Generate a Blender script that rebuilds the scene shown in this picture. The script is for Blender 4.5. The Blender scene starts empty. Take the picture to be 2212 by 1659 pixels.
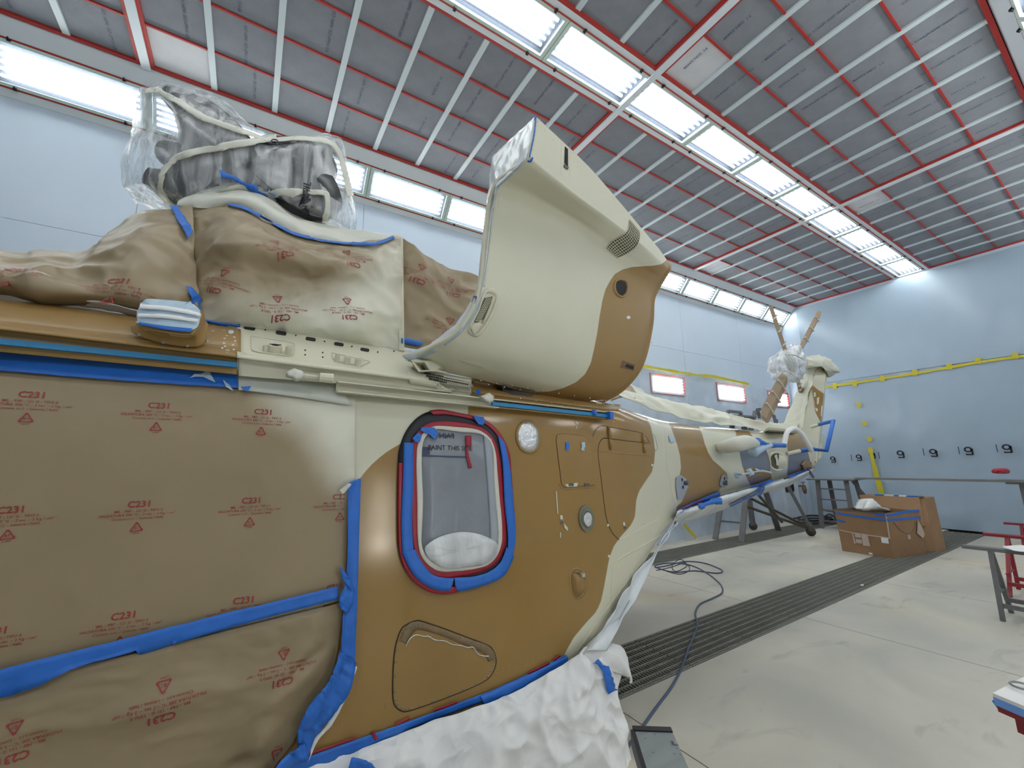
import bpy, math, random
import numpy as np
from mathutils import Vector, Matrix, noise
from mathutils.bvhtree import BVHTree
C = bpy.context.scene.collection
SC = bpy.context.scene
random.seed(7)
PI = math.pi
# ---------------------------------------------------------------- camera, world, exposure
YAW, PITCH, ROLL, FPX, H0 = 1.00600, 0.185666, -0.0196127, 893.88, 1.65
ca, sa, cb, sb, cc, sc_ = math.cos(YAW), math.sin(YAW), math.cos(PITCH), math.sin(PITCH), math.cos(ROLL), math.sin(ROLL)
_f = Vector((ca*cb, sa*cb, sb)); _r = Vector((sa, -ca, 0)); _u = _r.cross(_f)
RT = cc*_r + sc_*_u; UP = -sc_*_r + cc*_u; FW = _f
CAM = Vector((0, 0, H0))
cam = bpy.data.cameras.new('camera'); camo = bpy.data.objects.new('camera', cam); C.objects.link(camo)
cam.sensor_width = 36; cam.lens = FPX/2212*36; cam.clip_start = .02; cam.clip_end = 100
camo.matrix_world = Matrix(((RT.x, UP.x, -FW.x, 0), (RT.y, UP.y, -FW.y, 0), (RT.z, UP.z, -FW.z, H0), (0, 0, 0, 1)))
SC.camera = camo
w = bpy.data.worlds.new('world'); SC.world = w; w.use_nodes = True
w.node_tree.nodes['Background'].inputs[0].default_value = (.6, .7, .8, 1)
w.node_tree.nodes['Background'].inputs[1].default_value = .3
SC.view_settings.view_transform = 'Standard'; SC.view_settings.look = 'None'
SC.view_settings.exposure = 0.0; SC.view_settings.gamma = 1
SC.view_settings.use_curve_mapping = False
TUBE = 17.5            # emission of the fluorescent tubes

def ray(px, py): return FW + RT*((px-1106)/FPX) - UP*((py-829.5)/FPX)
def P(px, py, y):
    d = ray(px, py); return CAM + d*(y/d.y)
def G(px, py, z=0.):
    d = ray(px, py); return CAM + d*((z-H0)/d.z)
def PX(px, py, x):
    d = ray(px, py); return CAM + d*(x/d.x)
def proj(v):
    v = Vector(v)-CAM; z = v.dot(FW); return (v.dot(RT)/z*FPX+1106, -v.dot(UP)/z*FPX+829.5)

# ---------------------------------------------------------------- materials
def nodes(name):
    m = bpy.data.materials.new(name); m.use_nodes = True
    return m, m.node_tree.nodes, m.node_tree.links, m.node_tree.nodes['Principled BSDF']
def mat(name, col, rough=.5, var=0., vscale=4., bump=0., bscale=60., metal=0., spec=.5, stretch=None, coat=0., dark=None):
    m, N, L, b = nodes(name)
    b.inputs['Base Color'].default_value = (*col, 1); b.inputs['Roughness'].default_value = rough
    b.inputs['Metallic'].default_value = metal; b.inputs['Specular IOR Level'].default_value = spec
    b.inputs['Coat Weight'].default_value = coat; b.inputs['Coat Roughness'].default_value = .12
    tc = N.new('ShaderNodeTexCoord'); mp = N.new('ShaderNodeMapping'); L.new(tc.outputs['Object'], mp.inputs[0])
    if stretch: mp.inputs['Scale'].default_value = stretch
    if var:
        n = N.new('ShaderNodeTexNoise'); n.inputs['Scale'].default_value = vscale; n.inputs['Detail'].default_value = 6; n.inputs['Roughness'].default_value = .6
        L.new(mp.outputs[0], n.inputs['Vector'])
        r = N.new('ShaderNodeValToRGB'); L.new(n.outputs[0], r.inputs[0])
        d = dark or tuple(c*(1-var) for c in col)
        r.color_ramp.elements[0].position = .3; r.color_ramp.elements[1].position = .72
        r.color_ramp.elements[0].color = (*d, 1); r.color_ramp.elements[1].color = (*[min(1, c*(1+var*.5)) for c in col], 1)
        L.new(r.outputs[0], b.inputs['Base Color'])
    if bump:
        n2 = N.new('ShaderNodeTexNoise'); n2.inputs['Scale'].default_value = bscale; n2.inputs['Detail'].default_value = 4
        L.new(mp.outputs[0], n2.inputs['Vector'])
        bp = N.new('ShaderNodeBump'); bp.inputs['Strength'].default_value = bump; bp.inputs['Distance'].default_value = .01
        L.new(n2.outputs[0], bp.inputs['Height']); L.new(bp.outputs[0], b.inputs['Normal'])
    return m
def emat(name, col, s):
    m, N, L, b = nodes(name)
    b.inputs['Base Color'].default_value = (*col, 1); b.inputs['Emission Color'].default_value = (*col, 1); b.inputs['Emission Strength'].default_value = s
    return m
def film(name, lo, hi, scale=6., col=(.85, .87, .88), stretch=(1, 1, .35), rough=.22, bump=.5, tint=(.93, .95, .96)):
    m, N, L, b = nodes(name)
    b.inputs['Base Color'].default_value = (*col, 1); b.inputs['Roughness'].default_value = rough; b.inputs['Specular IOR Level'].default_value = .7
    tc = N.new('ShaderNodeTexCoord'); mp = N.new('ShaderNodeMapping'); mp.inputs['Scale'].default_value = stretch; L.new(tc.outputs['Object'], mp.inputs[0])
    n = N.new('ShaderNodeTexNoise'); n.inputs['Scale'].default_value = scale; n.inputs['Detail'].default_value = 7; n.inputs['Distortion'].default_value = 1.2
    L.new(mp.outputs[0], n.inputs['Vector'])
    r = N.new('ShaderNodeMapRange'); r.inputs[1].default_value = .35; r.inputs[2].default_value = .68; r.inputs[3].default_value = lo; r.inputs[4].default_value = hi
    L.new(n.outputs[0], r.inputs[0])
    t = N.new('ShaderNodeBsdfTransparent'); t.inputs[0].default_value = (*tint, 1)
    mx = N.new('ShaderNodeMixShader'); L.new(r.outputs[0], mx.inputs[0]); L.new(t.outputs[0], mx.inputs[1]); L.new(b.outputs[0], mx.inputs[2])
    bp = N.new('ShaderNodeBump'); bp.inputs['Strength'].default_value = bump; bp.inputs['Distance'].default_value = .02; L.new(n.outputs[0], bp.inputs['Height']); L.new(bp.outputs[0], b.inputs['Normal'])
    L.new(mx.outputs[0], N['Material Output'].inputs[0])
    return m
CREAM = (.62, .60, .46); BROWN = (.30, .18, .055); GREY = (.155, .175, .215); PAPER = (.29, .22, .125); BLUE = (.018, .145, .56)
def paint(name, base, layers, rough=.38, bump=.06, spec=.5, var=.06):
    """base colour with named attribute masks (soft or sharp) laid over it; masks live on the mesh"""
    m, N, L, b = nodes(name)
    b.inputs['Roughness'].default_value = rough; b.inputs['Specular IOR Level'].default_value = spec
    tc = N.new('ShaderNodeTexCoord')
    nz = N.new('ShaderNodeTexNoise'); nz.inputs['Scale'].default_value = 3.; nz.inputs['Detail'].default_value = 8; L.new(tc.outputs['Object'], nz.inputs['Vector'])
    prev = None
    c0 = N.new('ShaderNodeRGB'); c0.outputs[0].default_value = (*base, 1); prev = c0.outputs[0]
    for (attr, col, sharp, wob) in layers:
        a = N.new('ShaderNodeAttribute'); a.attribute_name = attr
        src = a.outputs['Fac']
        if wob:
            s = N.new('ShaderNodeMath'); s.operation = 'MULTIPLY_ADD'; L.new(nz.outputs[0], s.inputs[0]); s.inputs[1].default_value = wob; L.new(src, s.inputs[2])
            s2 = N.new('ShaderNodeMath'); s2.operation = 'SUBTRACT'; L.new(s.outputs[0], s2.inputs[0]); s2.inputs[1].default_value = wob*.5; src = s2.outputs[0]
        k = N.new('ShaderNodeMapRange'); k.interpolation_type = 'SMOOTHSTEP'; k.inputs[1].default_value = -1/sharp; k.inputs[2].default_value = 1/sharp
        L.new(src, k.inputs[0])
        mx = N.new('ShaderNodeMixRGB'); L.new(k.outputs[0], mx.inputs[0]); L.new(prev, mx.inputs[1]); mx.inputs[2].default_value = (*col, 1); prev = mx.outputs[0]
    v = N.new('ShaderNodeMixRGB'); v.blend_type = 'MULTIPLY'; v.inputs[0].default_value = 1
    r = N.new('ShaderNodeMapRange'); r.inputs[3].default_value = 1-var; r.inputs[4].default_value = 1+var; L.new(nz.outputs[0], r.inputs[0])
    L.new(prev, v.inputs[1]); L.new(r.outputs[0], v.inputs[2]); L.new(v.outputs[0], b.inputs['Base Color'])
    if bump:
        n2 = N.new('ShaderNodeTexNoise'); n2.inputs['Scale'].default_value = 260; L.new(tc.outputs['Object'], n2.inputs['Vector'])
        bp = N.new('ShaderNodeBump'); bp.inputs['Strength'].default_value = bump; bp.inputs['Distance'].default_value = .002
        L.new(n2.outputs[0], bp.inputs['Height']); L.new(bp.outputs[0], b.inputs['Normal'])
    return m
M = dict(
    heli=paint('camouflage paint', CREAM, [('brown', BROWN, 1.2, 0), ('grey', GREY, 1.2, 0)], rough=.17, bump=.02),
    cowl=paint('cowling paint', CREAM, [('brown', BROWN, 1.2, 0)], rough=.45),
    spray=paint('oversprayed masking paper', PAPER, [('spray', (.66, .65, .53), .016, 55)], rough=.42, bump=.05, var=.16),
    cream=mat('cream paint', CREAM, .42), brown=mat('tan paint', BROWN, .36, var=.05),
    grey=mat('blue grey primer', GREY, .5), darkmetal=mat('dark grey metal', (.10, .10, .11), .45, var=.2),
    steel=mat('steel', (.30, .30, .30), .35, metal=.6),
    paper=mat('brown masking paper', PAPER, .42, var=.1, vscale=2.5),
    white=mat('white paper', (.78, .78, .77), .55, var=.03, bump=.1, bscale=9),
    blue=mat('blue masking tape', BLUE, .5, var=.12, vscale=14, bump=.15, bscale=30),
    ltblue=mat('light blue tape', (.012, .20, .42), .45, var=.12, vscale=10), palblue=mat('faded blue tape', (.42, .55, .66), .55, var=.12),
    redtape=mat('red tape', (.30, .006, .022), .4), mask=mat('cream masking tape', (.60, .60, .52), .55, var=.04, bump=.1),
    sprayed=mat('paint sprayed tape', (.60, .62, .55), .5, var=.1), black=mat('black rubber', (.006, .007, .012), .5),
    hole=mat('dark opening', (.012, .012, .012), .8), gap=mat('panel gap sealant', (.03, .018, .012), .7),
    ink=mat('red print ink', (.30, .032, .028), .5), inkgrey=mat('grey blue print ink', (.045, .05, .12), .6), inkblack=mat('black print ink', (.012, .012, .02), .5),
    wall=mat('white wall panel', (.53, .62, .735), .35, var=.04, vscale=.8), wfilm=mat('milky wall film', (.35, .44, .53), .22, var=.05, vscale=1.2, bump=.12, bscale=3.),
    trim=mat('white steel trim', (.60, .66, .70), .4), tbar=mat('pale grey steel strip', (.50, .57, .60), .45), red=mat('red rubber seal', (.36, .018, .012), .5),
    panel=mat('grey filter cloth', (.215, .23, .262), .95, var=.10, vscale=5, bump=.3, bscale=120), panelnew=mat('clean filter cloth', (.56, .57, .60), .95, var=.06, vscale=5),
    plenum=mat('plenum', (.2, .2, .2), .9), frame=mat('pale green light frame', (.50, .62, .57), .4), tray=mat('light reflector tray', (.10, .12, .16), .6),
    tube=emat('fluorescent tube', (1.0, .985, .95), TUBE), pane=film('light glass', .05, .10, 1., col=(.7, .8, .8), rough=.05, bump=0),
    concrete=mat('painted concrete', (.60, .565, .475), .62, var=.14, vscale=1.3, bump=.12, bscale=40, dark=(.50, .48, .42)),
    joint=mat('floor joint', (.10, .08, .07), .9), pit=mat('dark drain pit', (.02, .02, .02), .9), grate=mat('galvanised grating', (.27, .27, .235), .55, var=.25, vscale=1.1),
    stand=mat('grey painted steel', (.16, .16, .165), .5, var=.2, vscale=9), brownsteel=mat('oiled brown steel', (.07, .058, .045), .5),
    card=mat('corrugated cardboard', (.30, .175, .088), .75, var=.10, vscale=6), cardin=mat('cardboard inside', (.22, .13, .065), .8),
    kraft=mat('clear packing tape', (.50, .40, .33), .3), redsteel=mat('dark red painted steel', (.27, .02, .03), .5, var=.15), yellow=mat('yellow tape', (.58, .50, .03), .5, var=.1),
    hose=mat('blue grey rubber hose', (.065, .09, .16), .4), cable=mat('dark cable', (.05, .055, .07), .5), alu=mat('grained grey ladder tread', (.21, .235, .24), .55, var=.18, vscale=30, stretch=(.12, 1, 1)),
    film=film('clear plastic film', .10, .60, 11., stretch=(1, 1, .16), bump=.9), tfilm=film('thin plastic film', .42, .9, 9.), filmwhite=film('milky plastic film', .55, .95, 5.),
    hub=mat('dark rotor metal', (.035, .037, .042), .35, var=.3, vscale=6), foil=mat('crumpled silver foil', (.72, .73, .74), .25, metal=.55, bump=1., bscale=40), door=mat('door paint', (.62, .69, .76), .4), glassdark=mat('dark door glass', (.012, .016, .014), .12),
    brass=mat('worn brass', (.22, .13, .08), .4, metal=.6), olive=mat('olive painted ring', (.17, .17, .12), .45), chrome=mat('bright metal', (.7, .68, .6), .2, metal=.8),
    creamfilm=mat('cream oversprayed film', (.62, .61, .48), .4, var=.05, bump=.1, bscale=8), wfilm2=mat('white film with creases', (.66, .70, .72), .25, var=.08, bump=.3, bscale=10),
    wingrey=mat('grey translucent window film', (.235, .255, .285), .3, var=.18, vscale=3.5, bump=.25, bscale=7), wstrip=mat('pale taped film edge', (.33, .36, .40), .35),
)

def concrete():
    m, N, L, b = nodes('stained concrete'); b.inputs['Roughness'].default_value = .55
    g = N.new('ShaderNodeNewGeometry')
    def nz(sc, det, lo, hi, c1, c2, dist=0, st=None):
        mp = N.new('ShaderNodeMapping'); L.new(g.outputs['Position'], mp.inputs[0])
        if st: mp.inputs['Scale'].default_value = st
        n = N.new('ShaderNodeTexNoise'); n.inputs['Scale'].default_value = sc; n.inputs['Detail'].default_value = det; n.inputs['Distortion'].default_value = dist; L.new(mp.outputs[0], n.inputs['Vector'])
        r = N.new('ShaderNodeValToRGB'); r.color_ramp.elements[0].position = lo; r.color_ramp.elements[1].position = hi; r.color_ramp.elements[0].color = (*c1, 1); r.color_ramp.elements[1].color = (*c2, 1); L.new(n.outputs[0], r.inputs[0]); return r.outputs[0]
    a = nz(.9, 6, .35, .68, (.47, .455, .40), (.61, .58, .49), .6)
    st = nz(.55, 5, .56, .72, (1, 1, 1), (1.0, .86, .68), .4, (1, .7, 1))
    sm = nz(2.1, 8, .60, .70, (1, 1, 1), (.80, .81, .83), 1.4, (.6, 1.3, 1))
    sp = nz(22, 3, .70, .78, (1, 1, 1), (.72, .72, .72), .0)
    cur = a
    for x in (st, sm, sp):
        k = N.new('ShaderNodeMixRGB'); k.blend_type = 'MULTIPLY'; k.inputs[0].default_value = 1; L.new(cur, k.inputs[1]); L.new(x, k.inputs[2]); cur = k.outputs[0]
    L.new(cur, b.inputs['Base Color']); return m
M['concrete'] = concrete()
# ---------------------------------------------------------------- object helpers
WORLD = {}      # object -> world origin (unrotated things only)
def tag(o, label=None, cat=None, group=None, kind=None):
    if label: o['label'] = label
    if cat: o['category'] = cat
    if group: o['group'] = group
    if kind: o['kind'] = kind
    return o
def thing(name, label, cat, loc=(0, 0, 0), group=None, rotz=0):
    o = bpy.data.objects.new(name, None); C.objects.link(o); o.empty_display_size = .1
    o.location = loc; o.rotation_euler = (0, 0, rotz); WORLD[o] = Vector(loc)
    return tag(o, label, cat, group)
def mesh(name, V, F, m=None, smooth=False):
    me = bpy.data.meshes.new(name); me.from_pydata([tuple(v) for v in V], [], F)
    if m is not None:
        for x in (m if isinstance(m, (list, tuple)) else [m]): me.materials.append(M[x] if isinstance(x, str) else x)
    if smooth: me.polygons.foreach_set('use_smooth', [True]*len(me.polygons))
    me.update(); return me
def obj(name, V, F, m, parent=None, smooth=False, kind=None, label=None):
    """world-space vertices; origin moved to their centre"""
    V = [Vector(v) for v in V]
    lo = Vector([min(v[i] for v in V) for i in range(3)]); hi = Vector([max(v[i] for v in V) for i in range(3)])
    c = (lo+hi)/2; c.z = lo.z
    o = bpy.data.objects.new(name, mesh(name, [v-c for v in V], F, m, smooth)); C.objects.link(o)
    WORLD[o] = c
    if parent is not None: o.parent = parent; o.location = c-WORLD[parent]
    else: o.location = c
    if kind: o['kind'] = kind
    if label: o['label'] = label
    return o
def place(name, me, loc, parent=None, rot=None):
    """shared mesh at a world location (parent unrotated)"""
    o = bpy.data.objects.new(name, me); C.objects.link(o); loc = Vector(loc); WORLD[o] = loc
    if parent is not None: o.parent = parent; o.location = loc-WORLD[parent]
    else: o.location = loc
    if rot: o.rotation_euler = rot
    return o
class MB:
    def __init__(s): s.V = []; s.F = []
    def add(s, V, F):
        k = len(s.V); s.V += [Vector(v) for v in V]; s.F += [tuple(i+k for i in f) for f in F]; return s
    def box(s, x0, x1, y0, y1, z0, z1, mtx=None):
        V = [Vector((x, y, z)) for x in (x0, x1) for y in (y0, y1) for z in (z0, z1)]
        if mtx is not None: V = [mtx @ v for v in V]
        return s.add(V, [(0, 1, 3, 2), (4, 6, 7, 5), (0, 4, 5, 1), (2, 3, 7, 6), (0, 2, 6, 4), (1, 5, 7, 3)])
    def bar(s, a, b, w, h, up=(0, 0, 1)):
        a, b = Vector(a), Vector(b); d = (b-a).normalized(); u = Vector(up)
        if abs(d.dot(u)) > .97: u = Vector((0, 1, 0))
        sd = d.cross(u).normalized(); u = sd.cross(d)
        V = [p+sd*(i*w/2)+u*(j*h/2) for p in (a, b) for i, j in ((-1, -1), (1, -1), (1, 1), (-1, 1))]
        return s.add(V, [(3, 2, 1, 0), (4, 5, 6, 7)]+[(i, (i+1) % 4, 4+(i+1) % 4, 4+i) for i in range(4)])
    def tube(s, pts, r, n=8, closed=False):
        pts = [Vector(p) for p in pts]; k = len(pts); R = r if isinstance(r, (list, tuple)) else [r]*k
        V = []; pu = None
        for i, p in enumerate(pts):
            a = pts[(i-1) % k] if (closed or i > 0) else p; b = pts[(i+1) % k] if (closed or i < k-1) else p
            d = (b-a).normalized() if (b-a).length > 1e-9 else Vector((0, 0, 1))
            if pu is None: pu = Vector((0, 0, 1)) if abs(d.z) < .9 else Vector((1, 0, 0))
            sd = d.cross(pu).normalized(); pu = sd.cross(d).normalized()
            V += [p+(sd*math.cos(2*PI*j/n)+pu*math.sin(2*PI*j/n))*R[i] for j in range(n)]
        F = []
        for i in range(k if closed else k-1):
            i2 = (i+1) % k
            F += [(i*n+j, i*n+(j+1) % n, i2*n+(j+1) % n, i2*n+j) for j in range(n)]
        if not closed: F += [tuple(range(n-1, -1, -1)), tuple((k-1)*n+j for j in range(n))]
        return s.add(V, F)
    def dome(s, c, nrm, r, h=None, n=8, rings=2):
        c = Vector(c); nrm = Vector(nrm).normalized(); h = h or r*.5
        a = nrm.orthogonal().normalized(); b = nrm.cross(a); V = []; F = []
        for k in range(rings):
            t = k/rings*PI/2
            V += [c+(a*math.cos(2*PI*j/n)+b*math.sin(2*PI*j/n))*r*math.cos(t)+nrm*h*math.sin(t) for j in range(n)]
        V.append(c+nrm*h)
        for k in range(rings-1): F += [(k*n+j, k*n+(j+1) % n, (k+1)*n+(j+1) % n, (k+1)*n+j) for j in range(n)]
        F += [((rings-1)*n+j, (rings-1)*n+(j+1) % n, rings*n) for j in range(n)]
        return s.add(V, F)
    def build(s, name, m, parent=None, smooth=False, kind=None, label=None): return obj(name, s.V, s.F, m, parent, smooth, kind, label)
def cr(p, t):
    """Catmull-Rom through list p at t in [0, len-1]"""
    n = len(p)-1; i = min(int(t), n-1); u = t-i
    a, b, c, d = p[max(i-1, 0)], p[i], p[i+1], p[min(i+2, n)]
    return .5*((2*b)+(c-a)*u+(2*a-5*b+4*c-d)*u*u+(3*b-a-3*c+d)*u**3)
def crs(p, n, lin=False, closed=False):
    p = [Vector(q) for q in p]
    if closed:
        k = len(p); out = []
        for s in range(n):
            t = s/n*k; i = int(t); u = t-i; a, b, c, d = (p[(i+j) % k] for j in (-1, 0, 1, 2))
            out.append(b.lerp(c, u) if lin else .5*((2*b)+(c-a)*u+(2*a-5*b+4*c-d)*u*u+(3*b-a-3*c+d)*u**3))
        return out
    out = []
    for s in range(n+1):
        t = s/n*(len(p)-1)
        if lin: i = min(int(t), len(p)-2); out.append(p[i].lerp(p[i+1], t-i))
        else: out.append(cr(p, t))
    return out
def fold(p, f, amp):
    """paper-like creases: ridged noise"""
    q = Vector(p)*f
    a = 1-abs(noise.noise(q))*2.2; b = noise.noise(q*.45+Vector((5, 3, 1))); c = 1-abs(noise.noise(q*2.3))*2
    return amp*(.65*a+.6*b+.26*c)
def gridfaces(nu, nv): return [(j*(nu+1)+i, j*(nu+1)+i+1, (j+1)*(nu+1)+i+1, (j+1)*(nu+1)+i) for j in range(nv) for i in range(nu)]
class Sheet: pass
def sheet(name, rows, nu, nv, m, parent=None, amp=0., freq=4., lin=(False, False), thick=.004, smooth=True, edge=0., stretch=(1, 1, 1), kind=None):
    """surface through a control net (rows of points), creased, with real thickness"""
    R = [crs(r, nu, lin[0]) for r in rows]
    cols = [crs([R[j][i] for j in range(len(rows))], nv, lin[1]) for i in range(nu+1)]
    g = [[cols[i][j] for i in range(nu+1)] for j in range(nv+1)]
    def nrm(j, i):
        du = g[j][min(i+1, nu)]-g[j][max(i-1, 0)]; dv = g[min(j+1, nv)][i]-g[max(j-1, 0)][i]
        n = du.cross(dv)
        n = n.normalized() if n.length > 1e-9 else Vector((0, -1, 0))
        return n if n.dot(CAM-g[j][i]) > 0 else -n
    Nn = [[nrm(j, i) for i in range(nu+1)] for j in range(nv+1)]
    if amp or edge:
        for j in range(nv+1):
            for i in range(nu+1):
                p = g[j][i]; q = Vector((p.x*stretch[0], p.y*stretch[1], p.z*stretch[2]))
                g[j][i] = p+Nn[j][i]*fold(q, freq, amp)
                if edge and (i in (0, nu) or j in (0, nv)): g[j][i] = g[j][i]+Vector((noise.noise(p*9), 0, noise.noise(p*11+Vector((3, 3, 3)))))*edge
    V = [v for r in g for v in r]; F = gridfaces(nu, nv); K = len(V)
    V2 = V+[g[j][i]-Nn[j][i]*thick for j in range(nv+1) for i in range(nu+1)]
    F2 = list(F)+[tuple(K+k for k in reversed(f)) for f in F]
    ring = [i for i in range(nu+1)]+[j*(nu+1)+nu for j in range(1, nv+1)]+[nv*(nu+1)+i for i in range(nu-1, -1, -1)]+[j*(nu+1) for j in range(nv-1, 0, -1)]
    for a, b in zip(ring, ring[1:]+ring[:1]): F2.append((b, a, a+K, b+K))
    # make the front face the camera side
    f0 = F[len(F)//2]; n0 = (V[f0[1]]-V[f0[0]]).cross(V[f0[2]]-V[f0[0]])
    if n0.dot(Nn[nv//2][nu//2]) < 0: F2 = [tuple(reversed(f)) for f in F2]
    s = Sheet(); s.o = obj(name, V2, F2, m, parent, smooth, kind); s.bvh = BVHTree.FromPolygons([tuple(v) for v in V], F); s.V = V2; s.n = K
    return s
def net(rows):
    """rows of (px,py,y) -> world points"""
    return [[P(*q) for q in r] for r in rows]
_LAST = {}
def cast(px, py, bvhs, off=.0, fall=2.0):
    d = ray(px, py).normalized(); best = None
    for b in bvhs:
        h = b.ray_cast(CAM, d)
        if h[0] is not None and (best is None or h[3] < best[2]): best = (h[0], h[1], h[3])
    if best is None: return P(px, py, _LAST.get(id(bvhs[0]), fall) if fall == 2.0 else fall), Vector((0, -1, 0))
    _LAST[id(bvhs[0])] = best[0].y
    n = best[1] if best[1].dot(d) < 0 else -best[1]
    return best[0]+n*off, n
def ribbon(name, A, B, bvhs, m, parent=None, off=.004, n=40, k=3, lin=False, thick=.0015, wr=.0, smooth=True, fall=2.0, label=None):
    """strip between two pixel polylines laid on the surfaces behind it"""
    a = crs([(*q, 0) for q in A], n, lin); b = crs([(*q, 0) for q in B], n, lin); top = []; bot = []
    for j in range(k+1):
        for i in range(n+1):
            q = a[i].lerp(b[i], j/k); p, nn = cast(q.x, q.y, bvhs, 0, fall); o = off+(fold(p, 25, wr) if wr else 0)
            top.append(p+nn*o); bot.append(p+nn*(o-thick))
    F = gridfaces(n, k); K = len(top); n0 = (top[F[0][1]]-top[F[0][0]]).cross(top[F[0][2]]-top[F[0][0]])
    F2 = list(F)+[tuple(K+x for x in reversed(f)) for f in F]
    ring = [i for i in range(n+1)]+[j*(n+1)+n for j in range(1, k+1)]+[k*(n+1)+i for i in range(n-1, -1, -1)]+[j*(n+1) for j in range(k-1, 0, -1)]
    for x, y in zip(ring, ring[1:]+ring[:1]): F2.append((y, x, x+K, y+K))
    if n0.dot(CAM-top[0]) < 0: F2 = [tuple(reversed(f)) for f in F2]
    return obj(name, top+bot, F2, m, parent, smooth, None, label)
def strip(name, line, wpx, bvhs, m, parent=None, **kw):
    """ribbon of pixel width wpx about a centre line"""
    n = kw.pop('n', 40); lin = kw.get('lin', False); c = crs([(*q, 0) for q in line], n, lin); A = []; B = []
    for i, p in enumerate(c):
        d = (c[min(i+1, n)]-c[max(i-1, 0)]).normalized(); s = Vector((-d.y, d.x, 0)); ww = wpx if not callable(wpx) else wpx(i/n)
        A.append((p+s*ww/2)[:2]); B.append((p-s*ww/2)[:2])
    kw['lin'] = True
    return ribbon(name, A, B, bvhs, m, parent, n=n, **kw)
def patch(name, poly, bvhs, m, parent=None, off=.004, thick=.003, sub=0, wr=0, smooth=False, fall=2.0, closed_cr=False, label=None, kind=None):
    """filled outline laid on the surface behind it (rings towards the centre)"""
    pts = [Vector((*q, 0)) for q in poly]
    if closed_cr: pts = crs(pts, max(24, len(pts)*3), closed=True)
    elif sub: pts = crs(pts, len(pts)*sub, lin=True, closed=True)
    c = sum(pts, Vector())/len(pts); n = len(pts); rings = [1., .66, .33]; V = []; W = []
    for s in rings:
        for q in pts:
            r = c.lerp(q, s); p, nn = cast(r.x, r.y, bvhs, 0, fall); o = off+(fold(p, 25, wr) if wr else 0); V.append(p+nn*o); W.append(p+nn*(off-thick))
    p, nn = cast(c.x, c.y, bvhs, 0, fall); V.append(p+nn*off); K = len(V); V += W; V.append(p+nn*(off-thick))
    F = []
    for k in range(2): F += [(k*n+i, k*n+(i+1) % n, (k+1)*n+(i+1) % n, (k+1)*n+i) for i in range(n)]
    F += [(2*n+i, 2*n+(i+1) % n, 3*n) for i in range(n)]
    F2 = F+[(i, K+i, K+(i+1) % n, (i+1) % n) for i in range(n)]
    n0 = (V[F[0][1]]-V[F[0][0]]).cross(V[F[0][2]]-V[F[0][0]])
    if n0.dot(CAM-V[0]) < 0: F2 = [tuple(reversed(f)) for f in F2]
    return obj(name, V, F2, m, parent, smooth, kind, label)
def pillow(name, outline, y0, depth, m, parent=None, nph=10, nth=64, amp=.02, freq=6, c=None, jag=0.):
    """closed crumpled volume with a given outline at depth y0 and real thickness"""
    o = crs([(*q, 0) for q in outline], nth, closed=True, lin=True)
    cc_ = Vector((*c, 0)) if c else sum(o, Vector())/len(o); V = []
    for k in range(-nph, nph+1):
        ph = k/nph*PI/2; s = max(abs(math.cos(ph)), .03)**.6; y = y0-depth*math.sin(ph)
        for q in o:
            e = cc_.lerp(q, s); p0 = P(e.x, e.y, y0); p = p0+Vector((0, y-y0, 0)) if k <= 0 else P(e.x, e.y, y)
            d = (p-P(cc_.x, cc_.y, y0)).normalized(); V.append(p+d*(fold(p, freq, amp)))
    F = [(k*nth+i, k*nth+(i+1) % nth, (k+1)*nth+(i+1) % nth, (k+1)*nth+i) for k in range(2*nph) for i in range(nth)]
    F += [tuple(range(nth-1, -1, -1)), tuple(2*nph*nth+i for i in range(nth))]
    s = Sheet(); s.o = obj(name, V, F, m, parent, True); s.bvh = BVHTree.FromPolygons([tuple(v) for v in V], F); return s
def setattr_px(o, V, name, polys, sign=1):
    """signed pixel distance to painted outlines, stored on the mesh"""
    V = np.array([tuple(v) for v in V]); D = V-np.array(CAM); z = D@np.array(FW); z = np.where(abs(z) < .05, .05, z)
    X = D@np.array(RT)/z*FPX+1106; Y = -(D@np.array(UP))/z*FPX+829.5
    best = np.full(len(V), -1e4)
    for poly in polys:
        q = np.array(poly, float); q2 = np.roll(q, -1, 0); dm = np.full(len(V), 1e9); ins = np.zeros(len(V), bool)
        for a, b in zip(q, q2):
            e = b-a; t = np.clip(((X-a[0])*e[0]+(Y-a[1])*e[1])/max(e@e, 1e-9), 0, 1)
            dm = np.minimum(dm, np.hypot(X-a[0]-t*e[0], Y-a[1]-t*e[1]))
            cr_ = ((a[1] > Y) != (b[1] > Y)); xi = a[0]+(Y-a[1])/np.where(abs(b[1]-a[1]) < 1e-9, 1e-9, b[1]-a[1])*e[0]; ins ^= cr_ & (X < xi)
        best = np.maximum(best, np.where(ins, dm, -dm))
    at = o.data.attributes.new(name, 'FLOAT', 'POINT'); at.data.foreach_set('value', (best*sign).astype(np.float32))
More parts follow.
